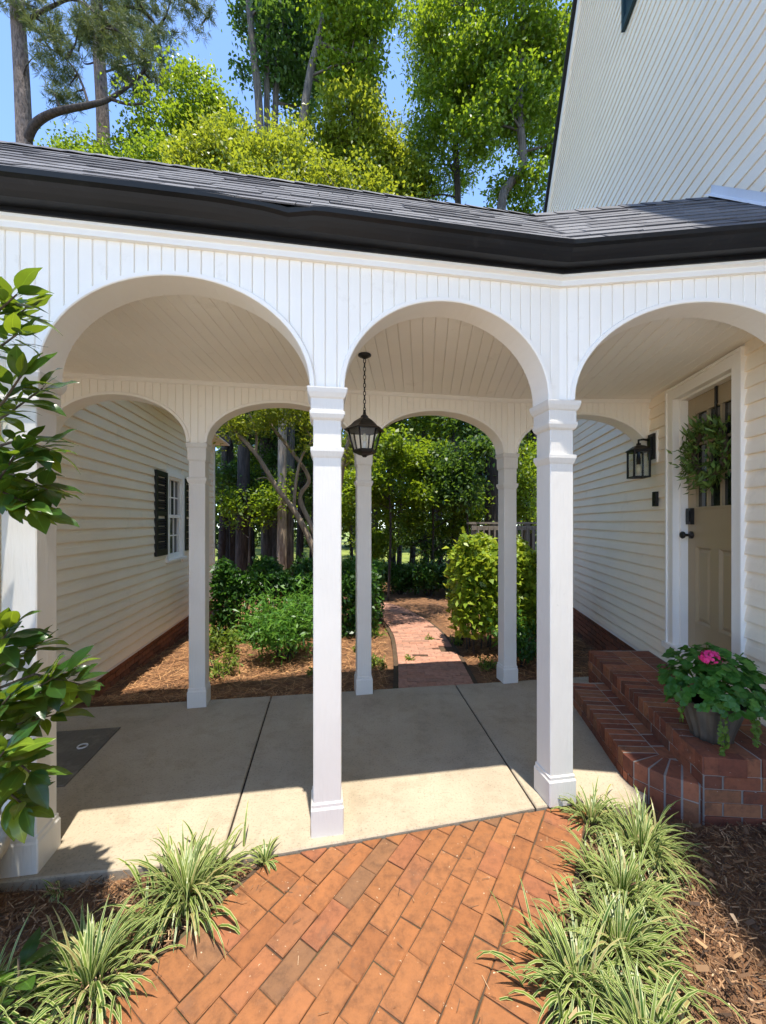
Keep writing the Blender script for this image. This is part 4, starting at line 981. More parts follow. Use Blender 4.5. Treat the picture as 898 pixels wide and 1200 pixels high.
def twig(pxs, Z, nl, L0, L1, parent, r=.005):
    pts = [at(x, y, Z + dz) for x, y, dz in pxs]; fine = []
    for i in range(len(pts) - 1): fine += [pts[i].lerp(pts[i + 1], k / 4) for k in range(4)]
    fine.append(pts[-1]); m = len(fine)
    tube('branch', fine, [r * (1.2 - .8 * i / m) for i in range(m)], TWIG, parent, 6)
    for k in range(nl):
        t = (.15 + .85 * (k + 1) / nl) * (m - 1.001); i = min(int(t), m - 2); p = fine[i].lerp(fine[i + 1], t - i); d = (fine[i + 1] - fine[i]).normalized()
        side = d.cross(Vector((0, 0, 1))).normalized(); ang = k * 2.4 + random.uniform(-.5, .5)
        out = side * math.cos(ang) + Vector((0, 0, 1)) * math.sin(ang) * .6 + Vector((0, 0, .12))
        tip = k >= nl - 3; dd = d * (1.0 if tip else .55) + out * (.5 if tip else .8)
        nn = Vector((random.uniform(-.35, .35), random.uniform(-.9, .1), 1))
        put_leaf(p, dd, nn, random.uniform(L0, L1), parent)
random.seed(21)
TW = [([(-60, 420, .05), (-10, 372, 0), (20, 345, -.02)], 1.30, 8), ([(-60, 420, .1), (0, 385, .05), (30, 362, .02)], 1.34, 8), ([(-60, 440, .0), (-5, 410, 0), (20, 392, -.04)], 1.28, 6),
    ([(-50, 520, .1), (10, 485, .02), (50, 455, 0)], 1.36, 7), ([(-50, 520, 0), (5, 470, -.03), (25, 440, -.05)], 1.30, 6), ([(-60, 540, .1), (25, 515, 0), (62, 528, -.02)], 1.36, 8), ([(-60, 590, .1), (15, 555, .05), (58, 575, .03)], 1.38, 9), ([(-50, 590, .05), (0, 575, 0), (32, 590, 0)], 1.3, 8), ([(-50, 560, .05), (0, 560, 0), (20, 530, 0)], 1.27, 7), ([(-60, 600, .05), (5, 590, 0), (48, 598, 0)], 1.34, 7),
    ([(-60, 820, .1), (10, 775, .05), (48, 755, 0)], 1.36, 9), ([(-60, 830, .1), (40, 790, .02), (98, 803, 0)], 1.36, 10), ([(-50, 850, .05), (20, 820, 0), (70, 790, -.02)], 1.31, 9), ([(-60, 880, .1), (15, 850, 0), (62, 838, 0)], 1.36, 9), ([(-40, 900, .05), (5, 880, 0), (35, 905, -.03)], 1.28, 8), ([(-50, 930, .05), (0, 920, 0), (30, 945, -.02)], 1.33, 9), ([(-50, 800, .05), (-5, 760, 0), (10, 740, -.03)], 1.3, 8), ([(-50, 870, 0), (-10, 840, 0), (12, 815, -.03)], 1.24, 8), ([(-60, 960, .05), (-10, 900, -.05), (5, 880, -.08)], 1.22, 5)]
for pxs, Z, nl in TW: twig(pxs, Z + .0, int(nl * 3.2), .06, .125, gs)
AX = Vector((-1.57, 1.36))
def twig3(pts, nl):
    fine = spl(pts, 4); m = len(fine); tube('branch', fine, [.006 - .004 * i / m for i in range(m)], TWIG, gs, 6)
    for k in range(nl):
        t = (.2 + .8 * (k + 1) / nl) * (m - 1.001); i = min(int(t), m - 2); p = fine[i].lerp(fine[i + 1], t - i); d = (fine[i + 1] - fine[i]).normalized(); a_ = k * 2.4 + random.uniform(-.5, .5); sd_ = d.cross(Vector((0, 0, 1))).normalized()
        put_leaf(p, d * .6 + sd_ * math.cos(a_) * .8 + Vector((0, 0, math.sin(a_) * .5)), (random.uniform(-.4, .4), random.uniform(-.5, .5), 1), random.uniform(.06, .125), gs)
for k in range(22):
    z_ = .55 + 1.75 * k / 21; a_ = random.uniform(1.75, 4.4); r_ = random.uniform(.28, .42) * (1.1 - .25 * k / 21); p0 = Vector((AX.x, AX.y, z_ - .12))
    twig3([p0, p0 + Vector((math.cos(a_) * r_ * .5, math.sin(a_) * r_ * .4, .10)), p0 + Vector((math.cos(a_) * r_, math.sin(a_) * r_ * .65, .16))], 13)
tk = [Vector((UX, UY, .24)), Vector((UX + .03, UY - .03, .6)), Vector((-1.60, 1.34, 1.0)), Vector((-1.56, 1.36, 1.6)), Vector((-1.58, 1.34, 2.1)), Vector((-1.5, 1.32, 2.35))]
tube('trunk', tk, [.022, .02, .018, .015, .012, .008], TWIG, gs, 8)
for pxs, Z, nl in TW:
    x, y, dz = pxs[0]; p = at(x, y, Z + dz); q = min((tk[i].lerp(tk[i + 1], s) for i in range(5) for s in (0, .5, 1)), key=lambda v: (v - p).length + max(0, v.z - p.z) * 2)
    tube('branch', [q, q.lerp(p, .5) + Vector((0, 0, .02)), p], [.010, .008, .006], TWIG, gs, 6)
random.seed(33)
ls = thing('leafy_seedling', 'small bright leafed seedling in mulch under urn', 'plant')
for k in range(9):
    a = k * 2.4; p = Vector((-1.15, 1.24, .0 + .012 * k)); put_leaf(p, (math.cos(a), math.sin(a), .35), (0, 0, 1), random.uniform(.07, .11), ls, 3)
tube('stem', [(-1.15, 1.24, -.05), (-1.15, 1.24, .12)], .004, TWIG, ls, 5)

# ------------------------------------------------------------------ variegated grass clumps
def clump(label, x, y, n, L, spread=.05, z=None):
    t = thing('grass_clump', label, 'ornamental grass', (0, 0, 0), 'variegated grass clumps edging the brick path')
    z = gz(x, y) - .01 if z is None else z; V = []; rn = []; UV = []; S = 7
    for k in range(int(n * 1.4)):
        a = rng.uniform(0, 2 * math.pi); r0 = abs(rng.normal(0, spread)); bx, by = x + r0 * math.cos(a + rng.normal(0, .5)), y + r0 * math.sin(a + rng.normal(0, .5))
        ln = L * rng.uniform(.55, 1.05); lean = rng.uniform(.3, 1.9); w = rng.uniform(.0038, .0064); droop = rng.uniform(.7, 1.7) * lean ** .8
        el = math.pi / 2 - lean * .55; px, py, pz = bx, by, z; side = (-math.sin(a), math.cos(a)); pts = []; tw = rng.normal(0, .4)
        for i in range(S + 1):
            pts.append((px, py, pz, el)); st = ln / S; px += math.cos(el) * math.cos(a) * st; py += math.cos(el) * math.sin(a) * st; pz += math.sin(el) * st; el -= droop * (i + 1) / S * .55; a += tw * .05
        pts = [(p[0], p[1], max(p[2], z + .006), p[3]) for p in pts]; rr = rng.random() ** 1.3
        for i in range(S):
            w0 = w * (1 - (i / S) ** 3) * (.6 + .4 * min(1, i / 2)); w1 = w * (1 - ((i + 1) / S) ** 3) * (.6 + .4 * min(1, (i + 1) / 2)) + .0003; p, q = pts[i], pts[i + 1]
            V += [(p[0] - side[0] * w0, p[1] - side[1] * w0, p[2]), (p[0] + side[0] * w0, p[1] + side[1] * w0, p[2]), (q[0] + side[0] * w1, q[1] + side[1] * w1, q[2]), (q[0] - side[0] * w1, q[1] - side[1] * w1, q[2])]
            UV += [(0, 0), (1, 0), (1, 1), (0, 1)]; rn.append(rr)
    o = quads('blades', np.array(V), len(rn), BLADE, t, rn, UV); o['kind'] = 'stuff'; return t
clump('large variegated grass clump between urn column and brick path corner', -.80, 1.60, 210, .275, .07)
clump('sprawling variegated grass clump in dark mulch below urn', -.97, 1.30, 140, .27, .065)
clump('thin variegated grass clump in mulch close under urn', -1.22, 1.20, 60, .24, .06)
clump('tiny grass tuft at corner of concrete and brick path', -.525, 1.745, 26, .115, .012, -.02)
clump('short dark grass sprig at foot of urn column plinth', -1.34, 1.62, 12, .10, .015)
clump('variegated grass clump at foot of column beside brick steps', 1.06, 2.00, 100, .20, .06)
clump('wide variegated grass clump in front of rounded step corner', 1.20, 1.82, 180, .255, .07)
clump('dense variegated grass clump halfway along path edge toward steps', .98, 1.60, 180, .235, .07)
clump('large variegated grass clump beside soldier course of path, third from steps', .84, 1.40, 180, .235, .07)
clump('loose variegated grass clump overhanging soldier course farthest from steps', .64, 1.29, 160, .235, .07)
clump('spiky variegated grass clump in bark mulch farthest from steps', .76, 1.13, 130, .23, .06)

# ------------------------------------------------------------------ mulch pieces
def chips(name, label, n, samp, L, W, m, cat, dz=.0, tilt=.35, zoff=0):
    X, Y = samp(n); Z0 = np.array([gz(a, b) for a, b in zip(X, Y)]) + zoff + rng.uniform(0, .022, n) + dz
    a = rng.uniform(0, 2 * math.pi, n); e = rng.normal(0, tilt, n); l = rng.uniform(L[0], L[1], n); w = rng.uniform(W[0], W[1], n)
    D = np.stack([np.cos(a) * np.cos(e), np.sin(a) * np.cos(e), np.sin(e)], 1); Nn = unit(np.stack([rng.normal(0, .5, n), rng.normal(0, .5, n), np.ones(n)], 1)); S = unit(np.cross(D, Nn)); c = np.stack([X, Y, Z0], 1)
    k1, k2 = rng.uniform(.5, 1, n)[:, None], rng.uniform(.5, 1, n)[:, None]
    V = np.stack([c - D * l[:, None] / 2 - S * w[:, None] / 2 * k1, c - D * l[:, None] / 2 + S * w[:, None] / 2, c + D * l[:, None] / 2 + S * w[:, None] / 2 * k2, c + D * l[:, None] / 2 - S * w[:, None] / 2], 1).reshape(-1, 3)
    o = quads(name, V, n, m, None, rng.random(n) ** 1.3); o['kind'] = 'stuff'; o['label'] = label; o['category'] = cat
def off_walk(x, y, lo, hi): c = x * q_.x + y * q_.y; return (c > lo) & (c < hi)
def samp_right(n):
    X = rng.uniform(.2, 2.3, n * 5); Y = rng.uniform(.4, 2.0, n * 5); k = (X * q_.x + Y * q_.y > c_r + PL + .015) & (X < 1.89 + .165 * Y) & ((X < .98) | (Y < 1.97)) & (Y < fe(X) + .1); return X[k][:n], Y[k][:n]
def samp_left(n):
    X = rng.uniform(-2.4, -.3, n * 5); Y = rng.uniform(.5, 1.8, n * 5); k = (X * q_.x + Y * q_.y < c_l - PL - .015) & (Y < fe(X) - .02); return X[k][:n], Y[k][:n]
def cn(f, n): X, Y = f(n); return len(X)
chips('bark_mulch', 'brown bark chips and dead leaves between grass clumps and house', 17000, lambda n: samp_right(17000), (.012, .050), (.0018, .0052), CHIP, 'mulch')
chips('dead_leaves', 'curled tan dead leaves scattered on bark mulch by house', 420, lambda n: samp_right(420), (.02, .045), (.012, .022), CHIP, 'leaves', .018, .5)
chips('dark_mulch', 'dark bark mulch around grass clumps below urn', 11000, lambda n: samp_left(11000), (.015, .05), (.0015, .005), CHIP, 'mulch')
def samp_walk(n):
    t = rng.uniform(.2, 2.2, n * 3); c = rng.uniform(c_l - PL, c_r + PL, n * 3); c = np.where(rng.random(n * 3) < .5, c, np.where(rng.random(n * 3) < .5, c_l - PL + np.abs(rng.normal(0, .12, n * 3)), c_r + PL - np.abs(rng.normal(0, .12, n * 3))))
    X = t * d_.x + c * q_.x; Y = t * d_.y + c * q_.y; k = Y < fe(X) - .03; return X[k][:n], Y[k][:n]
chips('needle_litter', 'thin dry needles and crumbs scattered over brick path', 330, lambda n: samp_walk(330), (.008, .045), (.0012, .003), CHIP, 'litter', .004, .05)
def samp_back(n):
    X = rng.uniform(-3.4, 3.0, n * 4); Y = 3.35 + 4.8 * rng.random(n * 4) ** 1.35; k = (Y > be(X) + .02) & (X > -2.15 - .154 * Y) & (X < 1.89 + .165 * Y) & ((X < .03) | (X > 1.0)); return X[k][:n], Y[k][:n]
chips('pine_straw', 'rust coloured pine straw mulch behind the arcade', 16000, lambda n: samp_back(16000), (.06, .16), (.003, .006), STRAW, 'pine straw', .0, .15)

# ------------------------------------------------------------------ foliage builders
def crown_pts(blobs, n, clump=.35, per=26, shell=.55):
    """blobs: (centre, radii) ; leaves gather round twig ends spread through each blob"""
    vol = np.array([r[0] * r[1] * r[2] for c, r in blobs]) ** .7; vol /= vol.sum(); P = []; C = []
    for (c, r), v in zip(blobs, vol):
        m = max(2, int(n * v / per)); d = rdir(m); rad = (shell + (1 - shell) * rng.random(m)) ** .6 * rng.uniform(.7, 1.08, m)
        cc = np.array(c) + d * rad[:, None] * np.array(r); sz = clump * rng.uniform(.5, 1.4, m)
        p = np.repeat(cc, per, 0) + rng.normal(size=(m * per, 3)) * np.repeat(sz, per)[:, None] * np.array([.6, .6, .38]); P.append(p); C.append(cc)
    return np.concatenate(P), np.concatenate(C)
def leaves(name, P, L, W, m, parent, up=.8, bias=None, hang=0.0):
    n = len(P); D = rdir(n); D[:, 2] -= hang; D = unit(D); Nn = unit(rng.normal(size=(n, 3)) + np.array([0, 0, up * 2.0]))
    r = np.clip(rng.normal(.5, .24, n) + (bias if bias is not None else 0), 0, 1)
    return quads(name, leafquads(P, D, Nn, rng.uniform(L * .7, L * 1.25, n), rng.uniform(W * .7, W * 1.25, n)), n, m, parent, r)
def limbs(V, F, trunk, tr, tips, r0, sides=5):
    for tp in tips:
        tp = Vector(tp); cand = [i for i in range(len(trunk)) if trunk[i].z < tp.z + .1] or [len(trunk) - 1]
        i = min(cand, key=lambda k: (trunk[k] - tp).length + .4 * max(0, .6 - (tp.z - trunk[k].z))); p = trunk[i]; mid = p.lerp(tp, .5) + Vector((rng.normal(0, .12), rng.normal(0, .12), .12)) * (tp - p).length * .5
        r = min(tr[i] * .6, r0); tube_vf([p, p.lerp(mid, .6), mid, mid.lerp(tp, .6) + Vector((0, 0, .03)), tp], [r, r * .8, r * .6, r * .4, r * .15], sides, False, V, F)
def tree(name, label, cat, trunks, blobs, n, L, W, leafm, barkm, clump=.5, per=26, group=None, nl=26, lr=.07, bias=0, up=.8, shell=.5):
    """trunks: list of (points, r0, r1)"""
    t = thing(name, label, cat, (0, 0, 0), group); tall = []; trr = []
    for pts, r0, r1 in trunks:
        q = spl(pts); m = len(q); rad = [r0 + (r1 - r0) * (i / (m - 1)) ** .8 for i in range(m)]; tube('trunk', q, rad, barkm, t, 10); tall += q; trr += rad
    P, C = crown_pts(blobs, int(n * 2.3), clump * .86, int(per * 1.7), shell); V = []; F = []
    sel = C[rng.permutation(len(C))[:nl]]; limbs(V, F, tall, trr, sel, lr)
    if V: mesh('limbs', V, F, barkm, t, True)['kind'] = 'stuff'
    leaves('crown', P, L * .76, W * .76, leafm, t, up, bias); return t
def B(x, y, Z, rx, ry, rz=None):
    """a foliage mass seen about (x,y) from the walk, at distance Z; radii in those units"""
    c = at(x, y, Z); k = Z / 460; return (tuple(c), (rx * k, (rz or (rx + ry) / 2) * k, ry * k))
def G(x, y): return Vector((x, y, gz(x, y) - .1))
def base(x, Z): return G((x - 449) * Z / 460, Z)

# ------------------------------------------------------------------ tall trees above the roof
def pine(label, trunk, r0, r1, tufts, limbs_, n_t, nl, group='tall pines behind the garage'):
    t = thing('pine_tree', label, 'tree', (0, 0, 0), group); q = spl(trunk); m = len(q); tube('trunk', q, [r0 + (r1 - r0) * i / (m - 1) for i in range(m)], BARK_P, t, 12)
    V = []; F = []
    for pts, a, b in limbs_:
        s = spl(pts); tube('limb', s, [a + (b - a) * i / (len(s) - 1) for i in range(len(s))], BARK_D, t, 7)
    P, C = crown_pts(tufts, n_t * 8, .20, 10, .2)
    limbs(V, F, q + [p for pts, _, _ in limbs_ for p in spl(pts)], [.06] * (len(q) + 999), C[rng.permutation(len(C))[:nl]], .035)
    mesh('twigs', V, F, BARK_D, t, True)['kind'] = 'stuff'
    n = len(P); per = 12; PP = np.repeat(P, per, 0); D0 = np.repeat(rdir(n, .1), per, 0); D = unit(D0 * .9 + rng.normal(0, .6, (n * per, 3)) + np.array([0, 0, -.25])); Nn = rdir(n * per)
    quads('needles', leafquads(PP, D, Nn, rng.uniform(.16, .30, n * per), np.full(n * per, .016)), n * per, G_PINE, t, np.clip(np.repeat(rng.normal(.5, .25, n), per) + rng.normal(0, .1, n * per), 0, 1)); return t
Z = 12.
pine('pine trunk with furrowed bark and long bent lower limb', [base(34, Z), at(32, 300, Z), at(27, 120, Z), at(20, 0, Z), at(14, -140, Z)], .24, .16,
    [B(62, 70, Z, 26, 34), B(76, 118, Z, 16, 22), B(8, -30, Z, 60, 25), B(45, 22, Z, 36, 20), B(150, 62, 12.5, 42, 30), B(165, 92, 12.5, 34, 22), B(110, 30, 12, 30, 20)],
    [([at(31, 168, Z), at(42, 145, Z - .2), at(66, 131, Z - .3), at(105, 123, Z - .2), at(130, 115, Z), at(165, 88, Z + .3), at(176, 70, Z + .4)], .13, .03), ([at(130, 116, Z), at(150, 122, Z), at(172, 121, Z)], .05, .02), ([at(104, 123, Z - .2), at(95, 95, Z), at(78, 70, Z), at(40, 45, Z)], .04, .015),
     ([at(22, 30, Z), at(60, 8, Z), at(90, 0, Z), at(130, 30, Z), at(170, 60, Z)], .06, .02)], 230, 34)
Z = 14.
pine('straight pine trunk rising between broadleaf crowns', [base(124, Z), at(122, 300, Z), at(121, 150, Z), at(114, 20, Z), at(110, -140, Z)], .24, .17,
    [B(120, 8, Z, 50, 26), B(160, 30, Z, 40, 30), B(185, 62, Z, 26, 34), B(95, 55, Z, 14, 30), B(215, 8, Z, 34, 12), B(240, 18, Z, 18, 14), B(150, -40, Z, 90, 30)],
    [([at(114, 20, Z), at(150, 8, Z), at(178, 22, Z), at(190, 62, Z)], .07, .02), ([at(113, -10, Z), at(170, -20, Z), at(220, 2, Z), at(245, 22, Z)], .06, .015), ([at(118, 70, Z), at(100, 75, Z), at(92, 60, Z)], .03, .01)], 260, 34)
Z = 13.
tree('broadleaf_tree', 'tall dark green tree with several pale trunks close together', 'tree',
    [([base(312, Z), at(309, 300, Z), at(304, 130, Z), at(295, 40, Z), at(286, -80, Z)], .17, .10), ([base(316, Z), at(316, 300, Z + .3), at(313, 130, Z + .3), at(314, 30, Z + .3), at(316, -80, Z)], .13, .08), ([base(322, Z), at(322, 300, Z + .5), at(323, 120, Z + .5), at(331, 20, Z + .4), at(336, -80, Z)], .13, .08)],
    [B(325, 60, 13.6, 30, 55), B(350, 15, 13.8, 50, 26), B(290, 20, 13.8, 14, 22), B(284, 85, 14, 8, 14), B(350, 95, 14, 28, 36), B(330, -60, 13.5, 60, 50), B(380, 60, 14.2, 24, 40)], 8200, .20, .13, G_DARK, BARK_G, .42, 22, None, 30, .06, .0)
Z = 11.5
tree('broadleaf_tree', 'leaning slender tree with bright crown against blue sky', 'tree',
    [([base(338, Z), at(343, 320, Z), at(353, 165, Z), at(363, 90, Z), at(374, 45, Z), at(386, -10, Z), at(398, -90, Z)], .15, .08), ([at(373, 50, Z), at(395, 58, Z), at(415, 66, Z), at(436, 70, Z)], .05, .02)],
    [B(400, 25, 11.5, 36, 26), B(430, 45, 11.6, 28, 26), B(445, 12, 11.6, 20, 18), B(420, 90, 11.8, 22, 22), B(395, 85, 11.8, 24, 20), B(410, -50, 11.5, 60, 40)], 5200, .17, .12, G_MID, BARK_G, .38, 22, None, 26, .04, .12)
Z = 10.5
tree('broadleaf_tree', 'round lime green tree with sunlit crown just over roof ridge', 'tree',
    [([base(330, Z), at(332, 380, Z), at(335, 260, Z)], .14, .07), ([at(332, 380, Z), at(300, 280, Z), at(270, 210, Z)], .09, .04), ([at(332, 380, Z), at(380, 290, Z), at(400, 230, Z)], .08, .04)],
    [B(320, 205, Z, 52, 40), B(270, 190, Z + .4, 45, 42), B(375, 220, Z, 42, 30), B(240, 210, Z + .6, 50, 40), B(300, 260, Z, 90, 40), B(345, 175, Z + .5, 26, 22)], 14000, .15, .085, G_LIME, BARK_M, .34, 24, None, 40, .05, .0, .7, .45)
Z = 13.
tree('broadleaf_tree', 'yellow green tree standing behind straight pine trunk', 'tree',
    [([base(215, Z), at(214, 350, Z), at(210, 200, Z), at(212, 120, Z)], .15, .06)],
    [B(200, 165, Z, 50, 40), B(228, 115, Z, 34, 34), B(165, 195, Z + .4, 40, 26), B(255, 150, Z + .3, 34, 34), B(110, 190, Z + 1, 40, 20), B(215, 235, Z, 100, 40), B(75, 182, Z + 2, 26, 10)], 11500, .17, .10, G_MID, BARK_G, .4, 24, None, 30, .05, .14)
Z = 12.
tree('broadleaf_tree', 'yellow green tree filling gap below slender leaning tree', 'tree',
    [([base(430, Z), at(430, 350, Z), at(424, 200, Z), at(420, 110, Z)], .15, .05)],
    [B(410, 150, Z, 40, 40), B(440, 190, Z, 36, 40), B(385, 190, Z + .4, 34, 40), B(430, 120, Z + .4, 20, 24), B(465, 215, Z + .3, 34, 34), B(420, 255, Z, 70, 40)], 11500, .16, .10, G_LIME, BARK_G, .36, 24, None, 30, .05, -.04)
Z = 11.
tree('broadleaf_tree', 'tall mid green tree with curving pale trunk beside house gable', 'tree',
    [([base(585, Z), at(586, 340, Z), at(588, 240, Z), at(598, 215, Z), at(613, 195, Z), at(609, 130, Z), at(611, 60, Z), at(616, -20, Z), at(620, -100, Z)], .15, .08), ([at(606, 180, Z), at(636, 172, Z), at(652, 168, Z)], .04, .02), ([at(611, 60, Z), at(640, 40, Z), at(665, 25, Z)], .05, .02), ([at(609, 130, Z), at(585, 100, Z), at(560, 40, Z), at(555, 0, Z)], .05, .03)],
    [B(590, 30, Z, 60, 34), B(640, 60, Z + .3, 34, 46), B(560, 70, Z, 40, 34), B(600, 120, Z, 46, 34), B(640, 150, Z + .3, 26, 50), B(560, 150, Z, 30, 30), B(610, 225, Z + .4, 46, 22), B(600, -50, Z, 90, 45), B(510, 30, Z + .3, 26, 36), B(575, 110, Z + .8, 60, 60), B(520, 120, Z + .8, 34, 50), B(630, 100, Z + 1, 40, 60)], 19000, .155, .10, G_MID, BARK_G, .36, 24, None, 44, .04, .06, .8, .35)
Z = 12.5
tree('broadleaf_tree', 'dark slender tree with wispy drooping foliage over bend of roof', 'tree',
    [([base(540, Z), at(538, 340, Z), at(537, 240, Z), at(534, 150, Z), at(540, 60, Z), at(536, -20, Z), at(534, -100, Z)], .12, .07), ([at(537, 232, Z), at(515, 228, Z), at(490, 236, Z), at(470, 225, Z)], .03, .012)],
    [B(525, 90, Z, 36, 40), B(500, 70, Z, 22, 50), B(490, 170, Z, 26, 36), B(480, 215, Z, 34, 26), B(540, 200, Z + .3, 22, 26), B(520, 10, Z, 40, 40), B(478, 20, Z + .4, 12, 26), B(520, -60, Z, 60, 40), B(500, 200, Z, 40, 36)], 9000, .20, .06, G_MID, BARK_D, .40, 22, None, 40, .04, .10, .3, .3)

# ------------------------------------------------------------------ woods behind the garden
for (x, Z, r, ln, lab, bk) in ((258, 12, .12, 4, 'narrow dark tree trunk close past garage corner', BARK_D), (268, 14, .11, -3, 'dark pole trunk second past garage corner', BARK_D), (283, 11, .20, 2, 'thick dark trunk behind clipped hedge', BARK_D), (297, 15, .10, -2, 'thin dark trunk among woods above feathery shrub', BARK_D), (311, 13, .09, 4, 'thin forked trunk among woods above feathery shrub', BARK_D), (318, 15, .13, 0, 'dark pole trunk standing between pale myrtle stems', BARK_D), (334, 12.5, .16, -3, 'thick dark trunk standing between pale myrtle stems', BARK_D), (350, 14, .14, 3, 'dark trunk half hidden by myrtle stem', BARK_D), (438, 13, .12, 2, 'dark trunk beyond rear column under lantern', BARK_D), (460, 15, .16, -2, 'dark trunk beside start of woodland path', BARK_D), (483, 17, .13, 3, 'dark trunk by sunny gap in woods', BARK_D), (534, 12, .15, 0, 'straight grey trunk above far end of brick path', BARK_G), (575, 10.5, .20, 1, 'stout dark trunk rising behind deck railing', BARK_D), (622, 13, .12, 2, 'dark trunk behind deck beside house corner', BARK_D), (506, 16, .10, 4, 'thin trunk above dark clipped hedge', BARK_D)):
    h = 620 - 470 + 60
    tree('woodland_tree', lab, 'tree', [([base(x, Z), at(x + ln, 600, Z), at(x + ln * 1.5, 520, Z), at(x + ln * 2, 420, Z), at(x + ln * 3, 330, Z)], r, r * .7)],
        [B(x + ln + rng.uniform(-25, 25), 545 + rng.uniform(-20, 20), Z + .3, 24, 22), B(x + ln + rng.uniform(-20, 20), 490, Z, 40, 30), B(x + ln + rng.uniform(-30, 30), 425, Z, 50, 40)], 2300, .17, .10, G_MID if x in (438, 483, 534, 622, 506, 311) else G_DARK, bk, .38, 22, 'trees of the wood behind the garden', 18, .03, .05)
for k in range(22):
    x = 245 + 390 * (k + rng.uniform(.1, .9)) / 22; Z = rng.uniform(12, 19); ln = rng.uniform(-5, 5); q = spl([base(x, Z), at(x + ln, 600, Z), at(x + ln * 2, 480, Z), at(x + ln * 3, 330, Z)], 4); r = rng.uniform(.06, .13)
    t = thing('woodland_tree', 'thin bare dark trunk deep in woods behind garden', 'tree', (0, 0, 0), 'bare trunks deep in the wood'); tube('trunk', q, [r * (1 - .4 * i / len(q)) for i in range(len(q))], BARK_D, t, 7)
    P, C = crown_pts([B(x + ln * 2, 445, Z, 40, 30)], 520, .4, 24); leaves('crown', P, .2, .12, G_DARK, t)
# understorey saplings and far wood
for (x, y, Z, rx, ry, n, m, lab) in ((290, 590, 10.5, 40, 40, 1500, G_MID, 'airy sapling in woods behind clipped hedge'), (455, 560, 9, 34, 46, 2600, G_MID, 'leafy sapling behind rear column under lantern'), (505, 580, 10, 44, 50, 3600, G_MID, 'leafy green sapling over far end of brick path'), (545, 560, 9.5, 30, 40, 2400, G_DARK, 'dark leaved sapling behind deck railing'), (615, 560, 11, 26, 60, 2200, G_MID, 'leafy sapling between deck and house corner'), (480, 630, 12, 40, 22, 1500, G_DARK, 'low dark sapling by sunny gap'), (425, 600, 10, 22, 50, 1800, G_MID, 'slim sapling between myrtle and lantern'), (350, 560, 12, 40, 40, 1600, G_DARK, 'dark sapling behind pale myrtle stems')):
    tree('sapling', lab, 'tree', [([base(x, Z), at(x + 3, 620, Z), at(x, y, Z), at(x - 4, y - ry * .6, Z)], .035, .012)], [B(x + rng.uniform(-1, 1) * rx * 1.2, y + rng.uniform(-1.0, .9) * ry, Z + rng.uniform(-.5, .8), rx * rng.uniform(.3, .6), ry * rng.uniform(.18, .4)) for _ in range(9)], n, .14, .085, m, BARK_D, .34, 16, 'saplings under the trees', 22, .012, -.05)
blobs = []
for k in range(46):
    x = -60 + 1000 * k / 45 + rng.uniform(-20, 20); Z = rng.uniform(26, 40); c = at(x, 520, Z); blobs.append(((c.x, c.y, rng.uniform(3.5, 9)), (3.2, 2.6, rng.uniform(2.5, 5.5)))); c = at(x + 11, 520, 38); blobs.append(((c.x, c.y, .8), (2.6, 1.5, 2.2))); blobs.append(((c.x + 1, c.y + 2, 4.5), (2.8, 1.5, 2.6)))
for k in range(60):
    x = -150 + 1200 * k / 59; c = at(x, 520, 47); blobs.append(((c.x, c.y, 2.2), (2.4, .8, 3.6)))
for k in range(54):
    x = 200 + 460 * k / 53 + rng.uniform(-8, 8); Z = rng.uniform(16, 23); c = at(x, 520, Z); blobs.append(((c.x, c.y, rng.uniform(2.0, 6.5)), (1.5, 1.2, rng.uniform(.9, 1.7))))
P, C = crown_pts(blobs, 120000, .7, 22, .4)
o = leaves('woods', P, .45, .28, G_WOOD, None); tag(o, 'far green wood closing off the lawn', 'woods', None, 'stuff')

# ------------------------------------------------------------------ myrtle with pale stems
Z = 5.6
tree('myrtle_tree', 'multi stemmed myrtle with smooth pale branches arching over hedge', 'tree',
    [([base(378, Z), at(374, 668, Z), at(352, 610, Z), at(325, 572, Z), at(300, 532, Z), at(268, 498, Z), at(235, 470, Z)], .055, .02), ([base(380, Z), at(372, 640, Z + .2), at(352, 585, Z + .3), at(362, 560, Z + .3), at(335, 520, Z + .3), at(316, 495, Z + .3), at(306, 460, Z + .3)], .045, .02), ([at(352, 610, Z), at(345, 590, Z + .1), at(352, 540, Z + .1), at(370, 510, Z), at(382, 470, Z)], .03, .012), ([base(384, Z), at(392, 640, Z), at(400, 560, Z), at(412, 500, Z), at(420, 450, Z)], .05, .02), ([at(300, 532, Z), at(300, 505, Z), at(290, 480, Z)], .022, .01), ([at(325, 572, Z), at(312, 560, Z), at(300, 562, Z)], .012, .005)],
    [B(300, 485, Z, 40, 22), B(345, 480, Z, 36, 24), B(270, 500, Z, 26, 18), B(370, 510, Z, 24, 26), B(410, 470, Z, 40, 26), B(325, 440, Z, 70, 30), B(415, 530, Z, 14, 30), ((.2, 6.1, 4.6), (1.1, .8, .7)), ((.9, 7.0, 4.4), (.9, .9, .6))], 9000, .085, .034, G_LIME, BARK_M, .2, 22, None, 40, .012, -.1, .6, .3)  # last two masses: unseen crown added to throw dappled shade on the path

